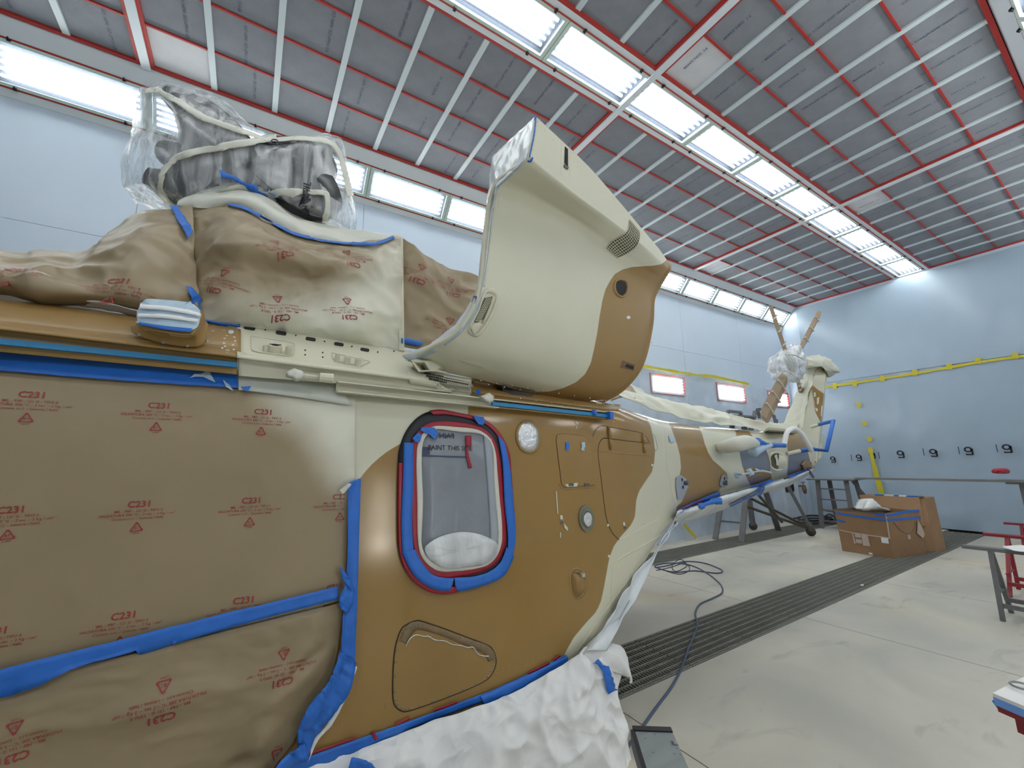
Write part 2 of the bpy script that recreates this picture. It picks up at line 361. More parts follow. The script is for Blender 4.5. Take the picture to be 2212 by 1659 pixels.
# ---- lettering
_TX = {}
def text2d(s, size=1., bold=0., align='CENTER'):
    key = (s, bold, align)
    if key not in _TX:
        cu = bpy.data.curves.new('t', 'FONT'); cu.body = s; cu.size = 1; cu.align_x = align; cu.resolution_u = 2; cu.offset = bold
        ob = bpy.data.objects.new('t', cu); C.objects.link(ob); bpy.context.view_layer.update()
        me = bpy.data.meshes.new_from_object(ob.evaluated_get(bpy.context.evaluated_depsgraph_get()))
        _TX[key] = ([tuple(v.co[:2]) for v in me.vertices], [tuple(p.vertices) for p in me.polygons])
        bpy.data.objects.remove(ob); bpy.data.curves.remove(cu); bpy.data.meshes.remove(me)
    V, F = _TX[key]; return [(x*size, y*size) for x, y in V], F
def join2d(parts):
    V = []; F = []
    for (v, f, dx, dy) in parts:
        k = len(V); V += [(x+dx, y+dy) for x, y in v]; F += [tuple(i+k for i in g) for g in f]
    return V, F
def stroke2d(pts, w):
    V = []; F = []
    for a, b in zip(pts, pts[1:]):
        a, b = Vector(a), Vector(b); d = (b-a).normalized(); s = Vector((-d.y, d.x))*w/2; k = len(V)
        n = 4
        for i in range(n+1):
            q = a.lerp(b, i/n); V += [tuple(q+s), tuple(q-s)]
        F += [(k+2*i+1, k+2*i+3, k+2*i+2, k+2*i) for i in range(n)]
    return V, F
def block(tri=True):
    """print block of the masking paper, 1 wide"""
    L = [(*text2d('C231', .178, .022), 0, .235), (*text2d('MIL - PRF - 121 G - TIPO II', .069, .006), .0, .135), (*text2d('SALDATURA 200 \u00b0C \u2013 2 sec. \u2013 2 Kg. / cm\u00b2', .069, .006), 0, .06), (*text2d('Cocoon s.r.l. \u2013 Lissone / Italia', .069, .006), 0, -.015)]
    if tri:
        L.append((*text2d('81', .085), 0, -.215)); L.append((*text2d('C/PAP', .045), 0, -.31))
        for a in range(3):
            f = lambda t: Vector((.115*math.sin(t*2*PI/3), .115*math.cos(t*2*PI/3)))
            p, q = f(a), f(a+1); L.append((*stroke2d([p.lerp(q, .04), p.lerp(q, .82)], .020), 0, -.19))
            e = p.lerp(q, .82); d = (q-p).normalized(); s = Vector((-d.y, d.x)); L.append(([tuple(e+s*.026), tuple(e-s*.026), tuple(e+d*.045)], [(0, 1, 2)], 0, -.19))
    return join2d(L)
BLK = block()
def printed(name, V2, F2, cpx, rpx, bvhs, m, parent, off=.0022, width=None, clip=None, fall=2.0, flipn=False):
    """lettering on a surface: cpx centre pixel, rpx pixel vector of the reading direction with the length of 1 unit"""
    o, n = cast(cpx[0], cpx[1], bvhs, 0, fall)
    a, _ = cast(cpx[0]-rpx[0]*.3, cpx[1]-rpx[1]*.3, bvhs, 0, fall); b, _ = cast(cpx[0]+rpx[0]*.3, cpx[1]+rpx[1]*.3, bvhs, 0, fall)
    c, _ = cast(cpx[0]+rpx[1]*.15, cpx[1]-rpx[0]*.15, bvhs, 0, fall)
    r = (b-a); unit = width or r.length/.6; r.normalize(); n = (b-a).cross(c-o).normalized()
    if n.dot(CAM-o) < 0: n = -n
    up = n.cross(r).normalized(); out = []
    for x, y in V2:
        q = o+r*x*unit+up*y*unit+n*.25; h = None
        for bv in bvhs:
            t = bv.ray_cast(q, -n, .6)
            if t[0] is not None and (h is None or t[3] < h[3]): h = t
        out.append((h[0]+(h[1] if h[1].dot(n) > 0 else -h[1])*off) if h else (q-n*(.25-off)))
    if clip: F2 = [f for f in F2 if all(clip(*proj(out[i])) for i in f)]
    n0 = None
    return obj(name, out, F2, m, parent) if F2 else None

# ================================================================ THE ROOM
CE, X0, X1 = 5.95, -6.12, 13.24
YL, YR = 5.75, -1.5
def struct(name, mb, m, **kw): o = mb.build(name, m, **kw); o['kind'] = 'structure'; return o
# floor: slabs with joints, two drains
floor = struct('floor', MB().box(X0, X1, YR, YL, -.30, -.26), 'joint')
xs = [X0, -3.0, -.4, 2.25, 5.03, 7.17, 9.6, 11.6, X1]; DR = [(2.375, 2.975), (4.72, 5.32)]
ys = [(YR, .55), (.55, 2.365), (2.985, 4.71), (5.33, YL)]
for a, b in zip(xs, xs[1:]):
    for c, d in ys: MB().box(a+.004, b-.004, c+(.003 if c == .55 else 0), d-(.003 if d == .55 else 0), -.25, 0).build('floor_slab', 'concrete', floor)
for x in xs[1:-1]:
    for c, d in ys: MB().box(x-.006, x+.006, c, d, -.2, -.0015).build('floor_joint', 'joint', floor)
MB().box(X0, X1, .545, .555, -.2, -.0015).build('floor_joint', 'joint', floor)
for c, d in DR:
    MB().box(X0, X1, c-.012, d+.012, -.257, -.252).build('drain_pit', 'pit', floor)
gm = MB()
for i in range(29): gm.box(.0+i*.0305, .006+i*.0305, 0, .6, -.03, -.001)
for j in (0, .025, .09, .165, .24, .315, .39, .465, .54, .594): gm.box(0, .875, j, j+.008, -.035, .003)
gmesh = mesh('grating', gm.V, gm.F, 'grate')
for c, d in DR:
    k = 0; x = 3.18-.885*10
    while x < X1-.6:
        if x > X0: place('grating', gmesh, (x, c, 0), floor)
        x += .885
# walls
def wallpanels(w, axis, at, lo, hi, step, zs, sgn):
    a = lo
    while a < hi-.01:
        b = min(a+step, hi)
        for z0, z1 in zip(zs, zs[1:]):
            mb = MB()
            if axis == 'y': mb.box(a+.002, b-.002, min(at, at+sgn*.03), max(at, at+sgn*.03), z0+.002, z1-.002)
            else: mb.box(min(at, at+sgn*.03), max(at, at+sgn*.03), a+.002, b-.002, z0+.002, z1-.002)
            mb.build('wall_panel', 'wall', w)
        a = b
wl = struct('wall_left', MB().box(X0, X1, YL+.032, YL+.10, -.2, 6.1), 'joint'); wallpanels(wl, 'y', YL, X0, X1, 2.42, (0, 4.1, 5.40), 1)
wf = struct('wall_back', MB().box(X1+.032, X1+.10, YR, YL, -.2, 6.1), 'joint'); wallpanels(wf, 'x', X1, YR, YL, 2.42, (0, 4.1, 5.95), 1)
wr_ = struct('wall_right', MB().box(X0, X1, YR-.10, YR-.032, -.2, 6.1), 'joint'); wallpanels(wr_, 'y', YR, X0, X1, 2.42, (0, 4.1, 5.40), -1)
wn = struct('wall_front', MB().box(X0-.10, X0-.032, YR, YL, -.2, 6.1), 'joint'); wallpanels(wn, 'x', X0, YR, YL, 2.42, (0, 4.1, 5.95), -1)
# ceiling: filter panels between beams, strips and red seals
ceil = struct('ceiling', MB().box(X0, X1, -.1, 5.8, 6.16, 6.2), 'plenum')
beams = [-6.12, -1.28, 3.56, 8.40, 13.24]
pan = mesh('filter_panel', *(lambda b: (b.V, b.F))(MB().box(-.30, .30, -.272, .272, 0, .03)), 'panel')
pan2 = mesh('filter_panel', *(lambda b: (b.V, b.F))(MB().box(-.30, .30, -.272, .272, 0, .03)), 'panelnew')
def ctext(s, size):
    V, F = text2d(s, size)          # reads from below, running across the hall
    return mesh('print', [(-y, x, -.002) for x, y in V] if False else [(y, x, -.002) for x, y in V], F, 'inkgrey')
tA = ctext('ISO 16890  ISO ePM10 50%', .042); tB = ctext('F1  DIN 53438', .046)
ROW = {'left': [3.06, 3.60, 4.16, 4.71, 5.265], 'right': [.275, .81, 1.35, 1.895, 2.42]}
for side, R_ in ROW.items():
    for bi, (a, b) in enumerate(zip(beams, beams[1:])):
        for k in range(8):
            xc = a+.3025+k*.605
            if a < -2 and k < 4: continue
            for r, (y0, y1) in enumerate(zip(R_, R_[1:])):
                new = (side == 'left' and bi == 1 and k == 0 and r == 3) or (side == 'right' and bi == 2 and k == 0 and r == 3) or (side == 'right' and bi == 3 and k == 0 and r == 3) or (side == 'left' and bi == 3 and k == 0 and r == 3)
                p = place('filter_panel', pan2 if new else pan, (xc, (y0+y1)/2, CE+.012), ceil)
                if random.random() < .75:
                    j = random.uniform(-.09, .09); place('print', tA if random.random() < .55 else tB, (xc+random.uniform(-.14, .14), (y0+y1)/2+j, CE+.010), p)
    mb = MB()
    for a in beams[:-1]:
        for k in range(1, 8):
            MB().box(a+k*.605-.029, a+k*.605+.029, R_[0], R_[-1], CE-.012, CE+.014).build('ceiling_strip', 'tbar', ceil)
    for y in R_[1:-1]: MB().box(X0, X1, y-.010, y+.010, CE-.006, CE+.013).build('red_seal', 'red', ceil)
    for y, s in ((R_[0], 1), (R_[-1], -1)):
        MB().box(X0, X1, min(y-s*.008, y+s*.034), max(y-s*.008, y+s*.034), CE-.014, CE+.016).build('red_seal', 'red', ceil)
    for bx in beams[1:]:
        if bx < X1: MB().box(bx-.075, bx-.040, R_[0], R_[-1], CE-.016, CE+.014).build('red_seal', 'red', ceil)
        MB().box(bx+.040 if bx < X1 else bx-.04, bx+.075 if bx < X1 else bx, R_[0], R_[-1], CE-.016, CE+.014).build('red_seal', 'red', ceil)
for bx in beams[1:-1]: MB().box(bx-.040, bx+.040, .24, 5.28, CE-.035, CE+.02).build('ceiling_beam', 'trim', ceil)
# white strips beside the centre light row
for y0, y1 in ((2.42, 2.480), (2.995, 3.06)): MB().box(X0, X1, y0, y1, CE-.018, CE+.05).build('light_row_trim', 'trim', ceil)
for y0, y1 in ((2.480, 2.494), (2.981, 2.995)): MB().box(X0, X1, y0, y1, CE-.024, CE+.05).build('red_seal', 'red', ceil)
# sloped coffers left and right
def slope(side):
    A = Vector((0, 5.28 if side == 'left' else .26, CE)); B = Vector((0, YL if side == 'left' else -.21, 5.40)); return A, B
SL = {}
for side in ('left', 'right'):
    A, B = slope(side); u = (B-A); L_ = u.length; u.normalize(); nn = Vector((0, -u.z, u.y)) if side == 'left' else Vector((0, u.z, -u.y))
    if nn.z > 0: nn = -nn
    SL[side] = (A, u, nn, L_)
    sof = struct('trim_1' if side == 'left' else 'trim_2', MB().box(0, 0, 0, 0, 0, 0).add([A+Vector((x, 0, 0))+u*s*L_-nn*t for x in (X0, X1) for s in (0, 1.0) for t in (.12, .15)], [(0, 1, 3, 2), (4, 6, 7, 5), (0, 4, 5, 1), (2, 3, 7, 6), (0, 2, 6, 4), (1, 5, 7, 3)]), 'trim')
    def slab(s0, s1, t0, t1, m, nm):
        V = [A+Vector((x, 0, 0))+u*s*L_+nn*t for x in (X0, X1) for s in (s0, s1) for t in (t0, t1)]
        MB().add(V, [(0, 1, 3, 2), (4, 6, 7, 5), (0, 4, 5, 1), (2, 3, 7, 6), (0, 2, 6, 4), (1, 5, 7, 3)]).build(nm, m, sof)
    slab(0, .26, -.03, 0, 'trim', 'soffit_panel'); slab(.885, 1.0, -.03, 0, 'trim', 'soffit_panel')
    slab(.26, .285, -.03, .006, 'red', 'red_seal'); slab(.86, .885, -.03, .006, 'red', 'red_seal')
struct('trim_3', MB().box(X0, X1, YR, -.21, 5.38, 5.42), 'trim')

# ---------------------------------------------------------------- ceiling lights: frame, tray, glass, tubes, clips
LW, LH = .59, .243      # half length, half width
def lm(f, m): b = MB(); f(b); return mesh('part', b.V, b.F, m)
def fr(b):
    b.box(-LW-.012, LW+.012, -LH, -LH+.035, -.012, .02); b.box(-LW-.012, LW+.012, LH-.035, LH, -.012, .02)
    b.box(-LW-.012, -LW+.03, -LH, LH, -.0125, .02); b.box(LW-.03, LW+.012, -LH, LH, -.0125, .02)
def tr(b):
    b.box(-LW, LW, -LH+.02, LH-.02, .10, .11); b.box(-LW, LW, -LH+.015, -LH+.02, .02, .11); b.box(-LW, LW, LH-.02, LH-.015, .02, .11)
    b.box(-LW, -LW+.005, -LH+.02, LH-.02, .02, .11); b.box(LW-.005, LW, -LH+.02, LH-.02, .02, .11)
L_fr, L_tr = lm(fr, 'frame'), lm(tr, 'tray')
L_pn = lm(lambda b: b.box(-LW+.03, LW-.03, -LH+.035, LH-.035, -.002, .002), 'pane')
L_tb = lm(lambda b: b.tube([(-.53, 0, 0), (.53, 0, 0)], .017, 6), 'tube')
L_cl = lm(lambda b: (b.box(-.012, .012, -.016, .016, -.03, 0), b.box(-.005, .005, -.03, .01, -.034, -.024)), 'black')
orn = ['light nearest the far wall', 'second light', 'third light', 'fourth light', 'fifth light', 'sixth light', 'seventh light', 'eighth light', 'ninth light', 'tenth light', 'eleventh light', 'twelfth light', 'thirteenth light', 'fourteenth light']
def light(x, y, z, rx, row, k):
    lab = ('pale green framed fluorescent ' + orn[k] + (' from the far wall' if k else '') + ', ' + row)
    t = thing('ceiling_light', lab, 'light', (x, y, z), 'fluorescent ceiling lights in three rows'); t.rotation_euler = (rx, 0, 0); t.scale = (1, .86 if rx else 1, 1)
    def c(nm, me, loc): o = bpy.data.objects.new(nm, me); C.objects.link(o); o.parent = t; o.location = loc; return o
    c('light_frame', L_fr, (0, 0, 0)); c('reflector_tray', L_tr, (0, 0, 0)); c('glass_pane', L_pn, (0, 0, -.004))
    for j in range(5): c('tube', L_tb, (0, -.145+j*.0725, .05))
    for sx in (-.42, .42):
        for sy in (-LH-.004, LH+.004): c('clip', L_cl, (sx, sy, -.004))
for k in range(14):
    x = 13.24-.605-1.21*k
    light(x, 2.7375, CE-.008, 0, 'middle row', k)
    for side in ('left', 'right'):
        A, u, nn, L_ = SL[side]; c = A+u*.5725*L_+nn*.004
        ang = math.atan2(u.z, u.y) if side == 'left' else math.atan2(-u.z, -u.y)
        light(x, c.y, c.z, ang, 'sloping row above the left wall' if side == 'left' else 'sloping row at upper right', k)

# wall lights behind the film on the left wall
def wall_light(x0, x1, z0, z1, yw, sg, lab, m='tube'):
    t = thing('wall_light', lab, 'light', ((x0+x1)/2, yw-sg*.02, z0), 'wall lights')
    f = lambda a, c: (min(yw-sg*a, yw-sg*c), max(yw-sg*a, yw-sg*c))
    b = MB(); b.box(x0, x1, *f(.035, .004), z0, z0+.013); b.box(x0, x1, *f(.035, .004), z1-.013, z1); b.box(x0, x0+.008, *f(.035, .004), z0, z1); b.box(x1-.008, x1, *f(.035, .004), z0, z1)
    b.build('light_frame', 'red', t)
    MB().box(x0+.02, x1-.02, *f(.012, .004), z0+.02, z1-.02).build('reflector_tray', 'traylit', t)
    for j in range(5): MB().tube([(x0+.1, yw-sg*.03, z0+.09+j*.068), (x1-.1, yw-sg*.03, z0+.09+j*.068)], .017, 6).build('tube', m, t)
M['bulb'] = emat('added lamp bulb', (1, .93, .80), 230)
M['traylit'] = mat('wall light tray', (.16, .18, .2), .5)
for (x0, x1, z0, z1, lab) in [(7.12, 8.28, 3.02, 3.46, 'wall light with red edge left of the tail rotor, nearest to the open cowling'), (9.53, 10.78, 3.01, 3.46, 'wall light with red edge between the two other wall lights'), (11.93, 13.04, 3.0, 3.45, 'wall light with red edge partly behind the tail rotor blade')]: wall_light(x0, x1, z0, z1, YL, 1, lab)
for k in range(4): wall_light(-2.50+2.41*k, -1.30+2.41*k, 3.02, 3.46, YL, 1, 'wall light on the left wall hidden behind the helicopter')  # unseen, added in line with the visible row to match the brightness
for k in range(6):  # unseen fixtures added to brighten the near side of the helicopter
    x0 = -2.50+2.41*k
    if k == 0:
        t = thing('added_lamp', 'added upright lamp with stacked bright bulbs by the right wall out of view', 'lamp', (1.42, YR+.2, 0))  # unseen lamp added for the bright reflections on the tan side
        MB().tube([(1.42, YR+.2, 0), (1.42, YR+.2, 1.5)], .02, 8).build('pole', 'stand', t); MB().tube([(1.42, YR+.2, 0), (1.42, YR+.2, .03)], .2, 16).build('base', 'stand', t)
        for z, rr in ((.72, .034), (.90, .014), (1.0, .013), (1.14, .022), (1.34, .015), (1.42, .011)): MB().tube([(1.42, YR+.24, z-rr), (1.42, YR+.26, z), (1.42, YR+.24, z+rr)], [rr*.6, rr, rr*.6], 10).build('bulb', 'bulb', t)
    wall_light(x0, x0+1.2, 3.02, 3.46, YR, -1, 'added wall light on the right wall out of view')

# ---------------------------------------------------------------- films hung on the walls
def wallfilm(name, label, axis, at, a0, a1, z0, z1, m, amp, nu=90, nv=50, bottom=0):
    rows = []
    for j in range(nv+1):
        z = z0+(z1-z0)*j/nv; r = []
        for i in range(nu+1):
            a = a0+(a1-a0)*i/nu; low = max(0, 1-(z-z0)/1.6)
            d = .02+abs(fold((a*1.2, z*.55+a*.35, 3.3), 1.6, amp*(.35+low*1.5)))+bottom*low*low*.08
            r.append((a, at-d, z) if axis == 'y' else (at-d, a, z))
        rows.append(r)
    V = [v for r in rows for v in r]; F = gridfaces(nu, nv)
    if axis == 'x': F = [tuple(reversed(f)) for f in F]
    K = len(V); off = (0, .003, 0) if axis == 'y' else (.003, 0, 0)
    V += [tuple(a+b for a, b in zip(v, off)) for v in V]; F += [tuple(K+k for k in reversed(f)) for f in F]
    o = obj(name, V, F, m, None, True); return tag(o, label, 'plastic sheet')
fw = wallfilm('plastic_sheet', 'milky plastic sheet covering the far wall below the yellow tape', 'x', X1-.01, YR+.05, 5.55, .02, 3.56, 'wfilm', .035, bottom=1)
fu = wallfilm('plastic_sheet', 'upper milky plastic sheet on the far wall above the yellow tape', 'x', X1-.005, YR+.05, 5.27, 3.61, 5.86, 'wfilm', .012, 60, 20)
wallfilm('plastic_sheet', 'thin clear plastic sheet over the left wall and its wall lights', 'y', YL-.05, 6.7, 11.9, .02, 3.52, film('wall veil film', .03, .22, 1.4, tint=(1, 1, 1), col=(.80, .88, .95), stretch=(1, 1, .6), bump=.15), .03, bottom=1)
# yellow tapes
def tape3(name, label, pts, wdt, nrm, m='yellow', cat='tape', n=50):
    p = crs(pts, n, lin=True); V = []; nrm = Vector(nrm)
    for i, q in enumerate(p):
        d = (p[min(i+1, n)]-p[max(i-1, 0)]).normalized(); s = d.cross(nrm).normalized()*wdt/2*(1+.5*noise.noise(q*3.1)+.3*noise.noise(q*13)); q = q+nrm*(.010)
        V += [q+s, q-s, q-s-nrm*.004, q+s-nrm*.004]
    F = [(i*4+j, i*4+(j+1) % 4, (i+1)*4+(j+1) % 4, (i+1)*4+j) for i in range(n) for j in range(4)]+[(0, 1, 2, 3), (n*4+3, n*4+2, n*4+1, n*4)]
    return tag(obj(name, V, F, m), label, cat)
xw = X1-.055
ty = tape3('yellow_tape', 'long yellow tape running level across the far wall', [PX(1782, 836, xw), PX(1880, 822, xw), PX(2000, 803, xw), PX(2110, 783, xw), PX(2260, 762, xw)], .055, (-1, 0, 0))
for q in ((1803, 833), (1846, 828), (1906, 817), (1976, 804), (2050, 791), (2112, 779), (2192, 768)):
    a = PX(q[0], q[1]-6, xw-.012); b = PX(q[0], q[1]+7, xw-.012); MB().bar(a, b, .09, .004, (1, 0, 0)).build('tape_tab', 'yellow', ty)
tape3('yellow_tape', 'yellow tape running down the far wall beside the printed digits', [PX(1879, 966, xw-.07), PX(1893, 1025, xw-.09), PX(1905, 1068, xw-.11)], .085, (-1, 0, 0))
tape3('yellow_tape', 'sagging yellow tape above the left wall lights', [(6.6, YL-.10, 3.56), (8.6, YL-.10, 3.54), (9.3, YL-.10, 3.57), (10.85, YL-.10, 3.51)], .06, (0, -1, 0))
for q, l in (((1855, 874), 'upper small yellow tape scrap'), ((1867, 914), 'middle small yellow tape scrap'), ((1878, 948), 'lower small yellow tape scrap')):
    a = PX(q[0]-2, q[1]-5, xw-.05); b = PX(q[0]+2, q[1]+5, xw-.05); tag(MB().bar(a, b, .09, .004, (1, 0, 0)).build('yellow_tape', 'yellow'), l+' on the far wall above the vertical tape', 'tape')
tape3('yellow_tape', 'yellow tape at the foot of the left wall film below the tail', [(7.62, YL-.14, .34), (7.95, YL-.16, .03)], .07, (0, -1, 0), n=10)
# printed digits on the far wall film
tv, tf = join2d([(*stroke2d([(.07*math.cos(t*PI/8), .07*math.sin(t*PI/8)) for t in range(17)], .045), 0, .07), (*stroke2d([(.078, .10), (.078, -.085)], .045), 0, 0), (*stroke2d([(.09, -.085), (-.06, -.085)], .042), 0, 0), (*stroke2d([(-.05, -.085), (-.05, -.055)], .03), 0, 0)])
for i, q in enumerate([(1799, 994), (1855, 990), (1884, 985), (1945, 983), (2016, 980), (2092, 976), (2175, 971)]):
    c = PX(q[0], q[1], X1-.14); c.x = X1-.135
    s = .9 if i < 3 else 1.0
    V = [(c.x, c.y-x*s*.72, c.z+y*s*.68) for x, y in tv]
    o = obj('print', V, [tuple(reversed(f)) for f in tf], 'inkblack', fw)
    o.parent = fw; o.location = WORLD[o]-WORLD[fw]
    if i != 2: MB().box(c.x, c.x+.001, c.y-.42, c.y-.405, c.z-.02, c.z+.14).build('print', 'inkgrey', fw)
# door on the left wall with dark glass
dr = thing('door_1', None, None, (12.4, YL-.02, 0)); dr['kind'] = 'structure'
MB().box(11.98, 12.80, YL-.03, YL-.002, .02, 2.05).build('door_leaf', 'door', dr)
b = MB(); b.box(12.80, 12.83, YL-.05, YL-.002, 0, 2.1); b.box(11.95, 11.98, YL-.05, YL-.002, 0, 2.1); b.box(11.95, 12.83, YL-.05, YL-.002, 2.05, 2.1); b.build('door_frame', 'trim', dr)
b = MB(); pts = [Vector((12.36+.25*math.cos(t)*(1.0), 0, 1.12+.62*math.sin(t))) for t in []]
def rrect(cx, cz, hw, hh, r, y, n=5):
    o = []
    for k, (sx, sz) in enumerate(((1, 1), (-1, 1), (-1, -1), (1, -1))):
        for j in range(n+1):
            t = (k+j/n)*PI/2; o.append(Vector((cx+sx*(hw-r)+r*math.cos(t), y, cz+sz*(hh-r)+r*math.sin(t))))
    return o
def plate3(name, o, d, m, parent): n = len(o); return obj(name, o+[p+Vector(d) for p in o], [tuple(range(n)), tuple(range(2*n-1, n-1, -1))]+[(i, n+i, n+(i+1) % n, (i+1) % n) for i in range(n)], m, parent)
plate3('door_seal', rrect(12.36, 1.28, .26, .60, .08, YL-.036), (0, .008, 0), 'trim', dr)
plate3('door_glass', rrect(12.36, 1.28, .235, .575, .06, YL-.042), (0, .008, 0), 'glassdark', dr)
MB().box(12.2, 12.7, YL-.06, YL-.03, .02, .05).build('door_sill', 'black', dr)
# wall tap
tp = thing('wall_tap', 'brass wall tap beside the door near the far corner', 'tap', (13.0, YL-.1, .98))
c = P(1733, 1050, 5.62)
MB().tube([c+Vector((0, .12, .0)), c, c+Vector((0, -.05, -.02))], .022).build('pipe', 'brass', tp)
MB().tube([c+Vector((0, -.03, .03)), c+Vector((.0, -.04, -.10)), c+Vector((0, -.05, -.20))], [.045, .06, .03]).build('tap_body', 'brass', tp)
b = MB(); b.tube([c+Vector((-.10, -.03, .10)), c+Vector((.10, -.03, .10))], .012); b.tube([c+Vector((0, -.03, 0)), c+Vector((0, -.03, .10))], .012); b.tube([c+Vector((-.12, 0, 0)), c+Vector((.1, -.02, -.02))], .015); b.build('tap_handle', 'brass', tp)

# ================================================================ THE HELICOPTER
YC = 3.30
XT = [-4.4, -4.1, -3.6, -2.8, -1.8, -.6, 1.5, 1.9, 2.3, 2.8, 3.4, 4.5, 6.0, 7.2, 7.6]
WT = [.05, .45, .85, 1.12, 1.26, 1.30, 1.30, 1.285, 1.22, 1.06, .86, .63, .46, .34, .26]
BT = [1.1, .85, .58, .38, .30, .28, .28, .46, .72, .95, 1.06, 1.17, 1.28, 1.37, 1.44]
TT = [1.2, 1.5, 1.8, 2.05, 2.12, 2.13, 2.13, 2.12, 2.10, 2.07, 2.05, 2.04, 2.02, 2.02, 2.02]
NT = [2.4, 2.4, 2.8, 4, 7, 9, 9, 9, 8, 6, 4.5, 3.4, 3, 3, 3]
def interp(x, T): return float(np.interp(x, XT, T))
def smooth(x, T): return (interp(x-.15, T)+interp(x+.15, T)+interp(x, T)*2+interp(x-.3, T)*.5+interp(x+.3, T)*.5)/5
heli = thing('helicopter', 'large helicopter in desert tan and cream camouflage, half masked for painting', 'helicopter', (0, YC, 0))
nx, nz = 400, 110; V = []; xs_ = [-4.35+i*(7.6+4.35)/nx for i in range(nx+1)]
_a = np.linspace(-PI/2, PI/2, 1201)
for x in xs_:
    w_, b_, t_, n_ = smooth(x, WT), smooth(x, BT), smooth(x, TT), smooth(x, NT)
    yy = np.abs(np.cos(_a))**(2/n_)*w_; zz = np.sign(np.sin(_a))*np.abs(np.sin(_a))**(2/n_)*(t_-b_)/2+(b_+t_)/2
    yy[0] = yy[-1] = 0
    s_ = np.concatenate([[0], np.cumsum(np.abs(np.diff(zz))*2.5+np.abs(np.diff(yy)))]); q = np.linspace(0, s_[-1], nz+1)
    ring = list(zip(np.interp(q, s_, yy), np.interp(q, s_, zz)))
    for (dy, z) in ring: V.append(Vector((x, YC-dy, z)))
    for (dy, z) in ring[-2:0:-1]: V.append(Vector((x, YC+dy, z)))
K = 2*nz; F = [(i*K+j, (i+1)*K+j, (i+1)*K+(j+1) % K, i*K+(j+1) % K) for i in range(nx) for j in range(K)]
F += [tuple(range(K)), tuple(nx*K+j for j in range(K-1, -1, -1))]
shell = obj('fuselage', V, F, 'heli', heli, True)
BR = [
 [(1018, 700), (1018, 846), (1012, 870), (1010, 905), (940, 905), (866, 958), (838, 974), (808, 998), (786, 1022), (772, 1042), (740, 1100), (700, 1300), (640, 1500), (400, 1800), (1205, 1800), (1205, 1450), (1214, 1428), (1222, 1408), (1240, 1376), (1268, 1343), (1288, 1322), (1298, 1300), (1304, 1272), (1310, 1240), (1316, 1206), (1326, 1180), (1340, 1160), (1362, 1136), (1371, 1118), (1373, 1100), (1374, 1082), (1380, 1062), (1394, 1040), (1408, 1020), (1413, 1000), (1415, 975), (1412, 948), (1406, 922), (1398, 903), (1380, 882), (1362, 872), (1340, 860), (1340, 700)],
 [(1437, 896), (1450, 925), (1462, 958), (1469, 985), (1471, 1010), (1468, 1030), (1478, 1040), (1484, 1052), (1480, 1068), (1472, 1085), (1462, 1094), (1460, 1104), (1500, 1100), (1553, 1080), (1553, 1062), (1558, 1050), (1565, 1048), (1572, 1035), (1570, 1022), (1556, 1008), (1540, 994), (1530, 978), (1522, 958), (1517, 938), (1510, 920), (1498, 908)],
 [(1586, 920), (1590, 938), (1595, 960), (1599, 985), (1603, 1005), (1612, 1030), (1622, 1050), (1667, 1045), (1667, 1032), (1665, 1018), (1664, 1000), (1660, 985), (1652, 975), (1634, 955), (1627, 944), (1618, 932), (1606, 926)],
 [(1706, 930), (1700, 960), (1703, 990), (1700, 1028), (1752, 1008), (1749, 990), (1744, 970), (1736, 950), (1728, 936), (1716, 926)]]
GR = [[(1598, 972), (1655, 972), (1660, 985), (1664, 1004), (1664, 1019), (1650, 1016), (1630, 1012), (1604, 1009)], [(1703, 978), (1744, 974), (1749, 1000), (1742, 1003), (1730, 1010), (1702, 1020)]]
setattr_px(shell, V, 'brown', BR); setattr_px(shell, V, 'grey', GR)
SB = BVHTree.FromPolygons([tuple(v) for v in V], F)
print('shell px check', [tuple(round(c) for c in proj(cast(*q, [SB])[0])) for q in ((985, 1000), (1500, 1000))], cast(985, 1100, [SB])[0])

# roof shoulder and ledge, left (tan) part: profile rows between px 0 and px 512, running on forward
def ext_rows(rowsA, rowsB, tmin):
    """each pair of end points gives a straight line, carried on to parameter tmin"""
    R = []
    for a, b in zip(rowsA, rowsB):
        A = P(*a); B = P(*b); R.append([A.lerp(B, t) for t in (tmin, tmin/2, 0, .25, .5, .75, 1)])
    return R
pa = [(0, 632, 2.42), (0, 640, 2.30), (0, 652, 2.17), (0, 672, 2.06), (0, 690, 2.0), (0, 703, 1.985), (0, 704, 1.955), (0, 712, 1.95), (0, 714, 1.985), (0, 728, 1.99), (0, 748, 1.99), (0, 760, 1.995)]
pb = [(520, 700, 2.42), (520, 707, 2.30), (520, 716, 2.17), (520, 732, 2.06), (520, 750, 2.0), (520, 765, 1.985), (512, 765, 1.955), (512, 772, 1.95), (512, 775, 1.985), (512, 782, 1.99), (512, 798, 1.99), (512, 809, 1.995)]
shoulder = sheet('roof_shoulder', ext_rows(pa, pb, -1.6), 60, 66, 'brown', heli, lin=(True, False), thick=.01)
# right (cream) deck part with the slots
da = [(512, 697, 2.32), (512, 716, 2.20), (512, 740, 2.08), (512, 762, 1.99), (512, 765, 1.95), (512, 773, 1.945), (512, 776, 1.98), (514, 795, 1.99), (516, 812, 1.995)]
db = [(880, 757, 2.32), (878, 772, 2.22), (870, 790, 2.10), (862, 804, 1.99), (856, 809, 1.95), (854, 816, 1.945), (856, 820, 1.98), (870, 830, 1.99), (880, 840, 1.995)]
deck = sheet('engine_deck', [[P(*a).lerp(P(*b), t) for t in (0, .25, .5, .75, 1, 1.35)] for a, b in zip(da, db)], 60, 60, 'cream', heli, lin=(True, False), thick=.01)
dB = [deck.bvh, shoulder.bvh, SB]
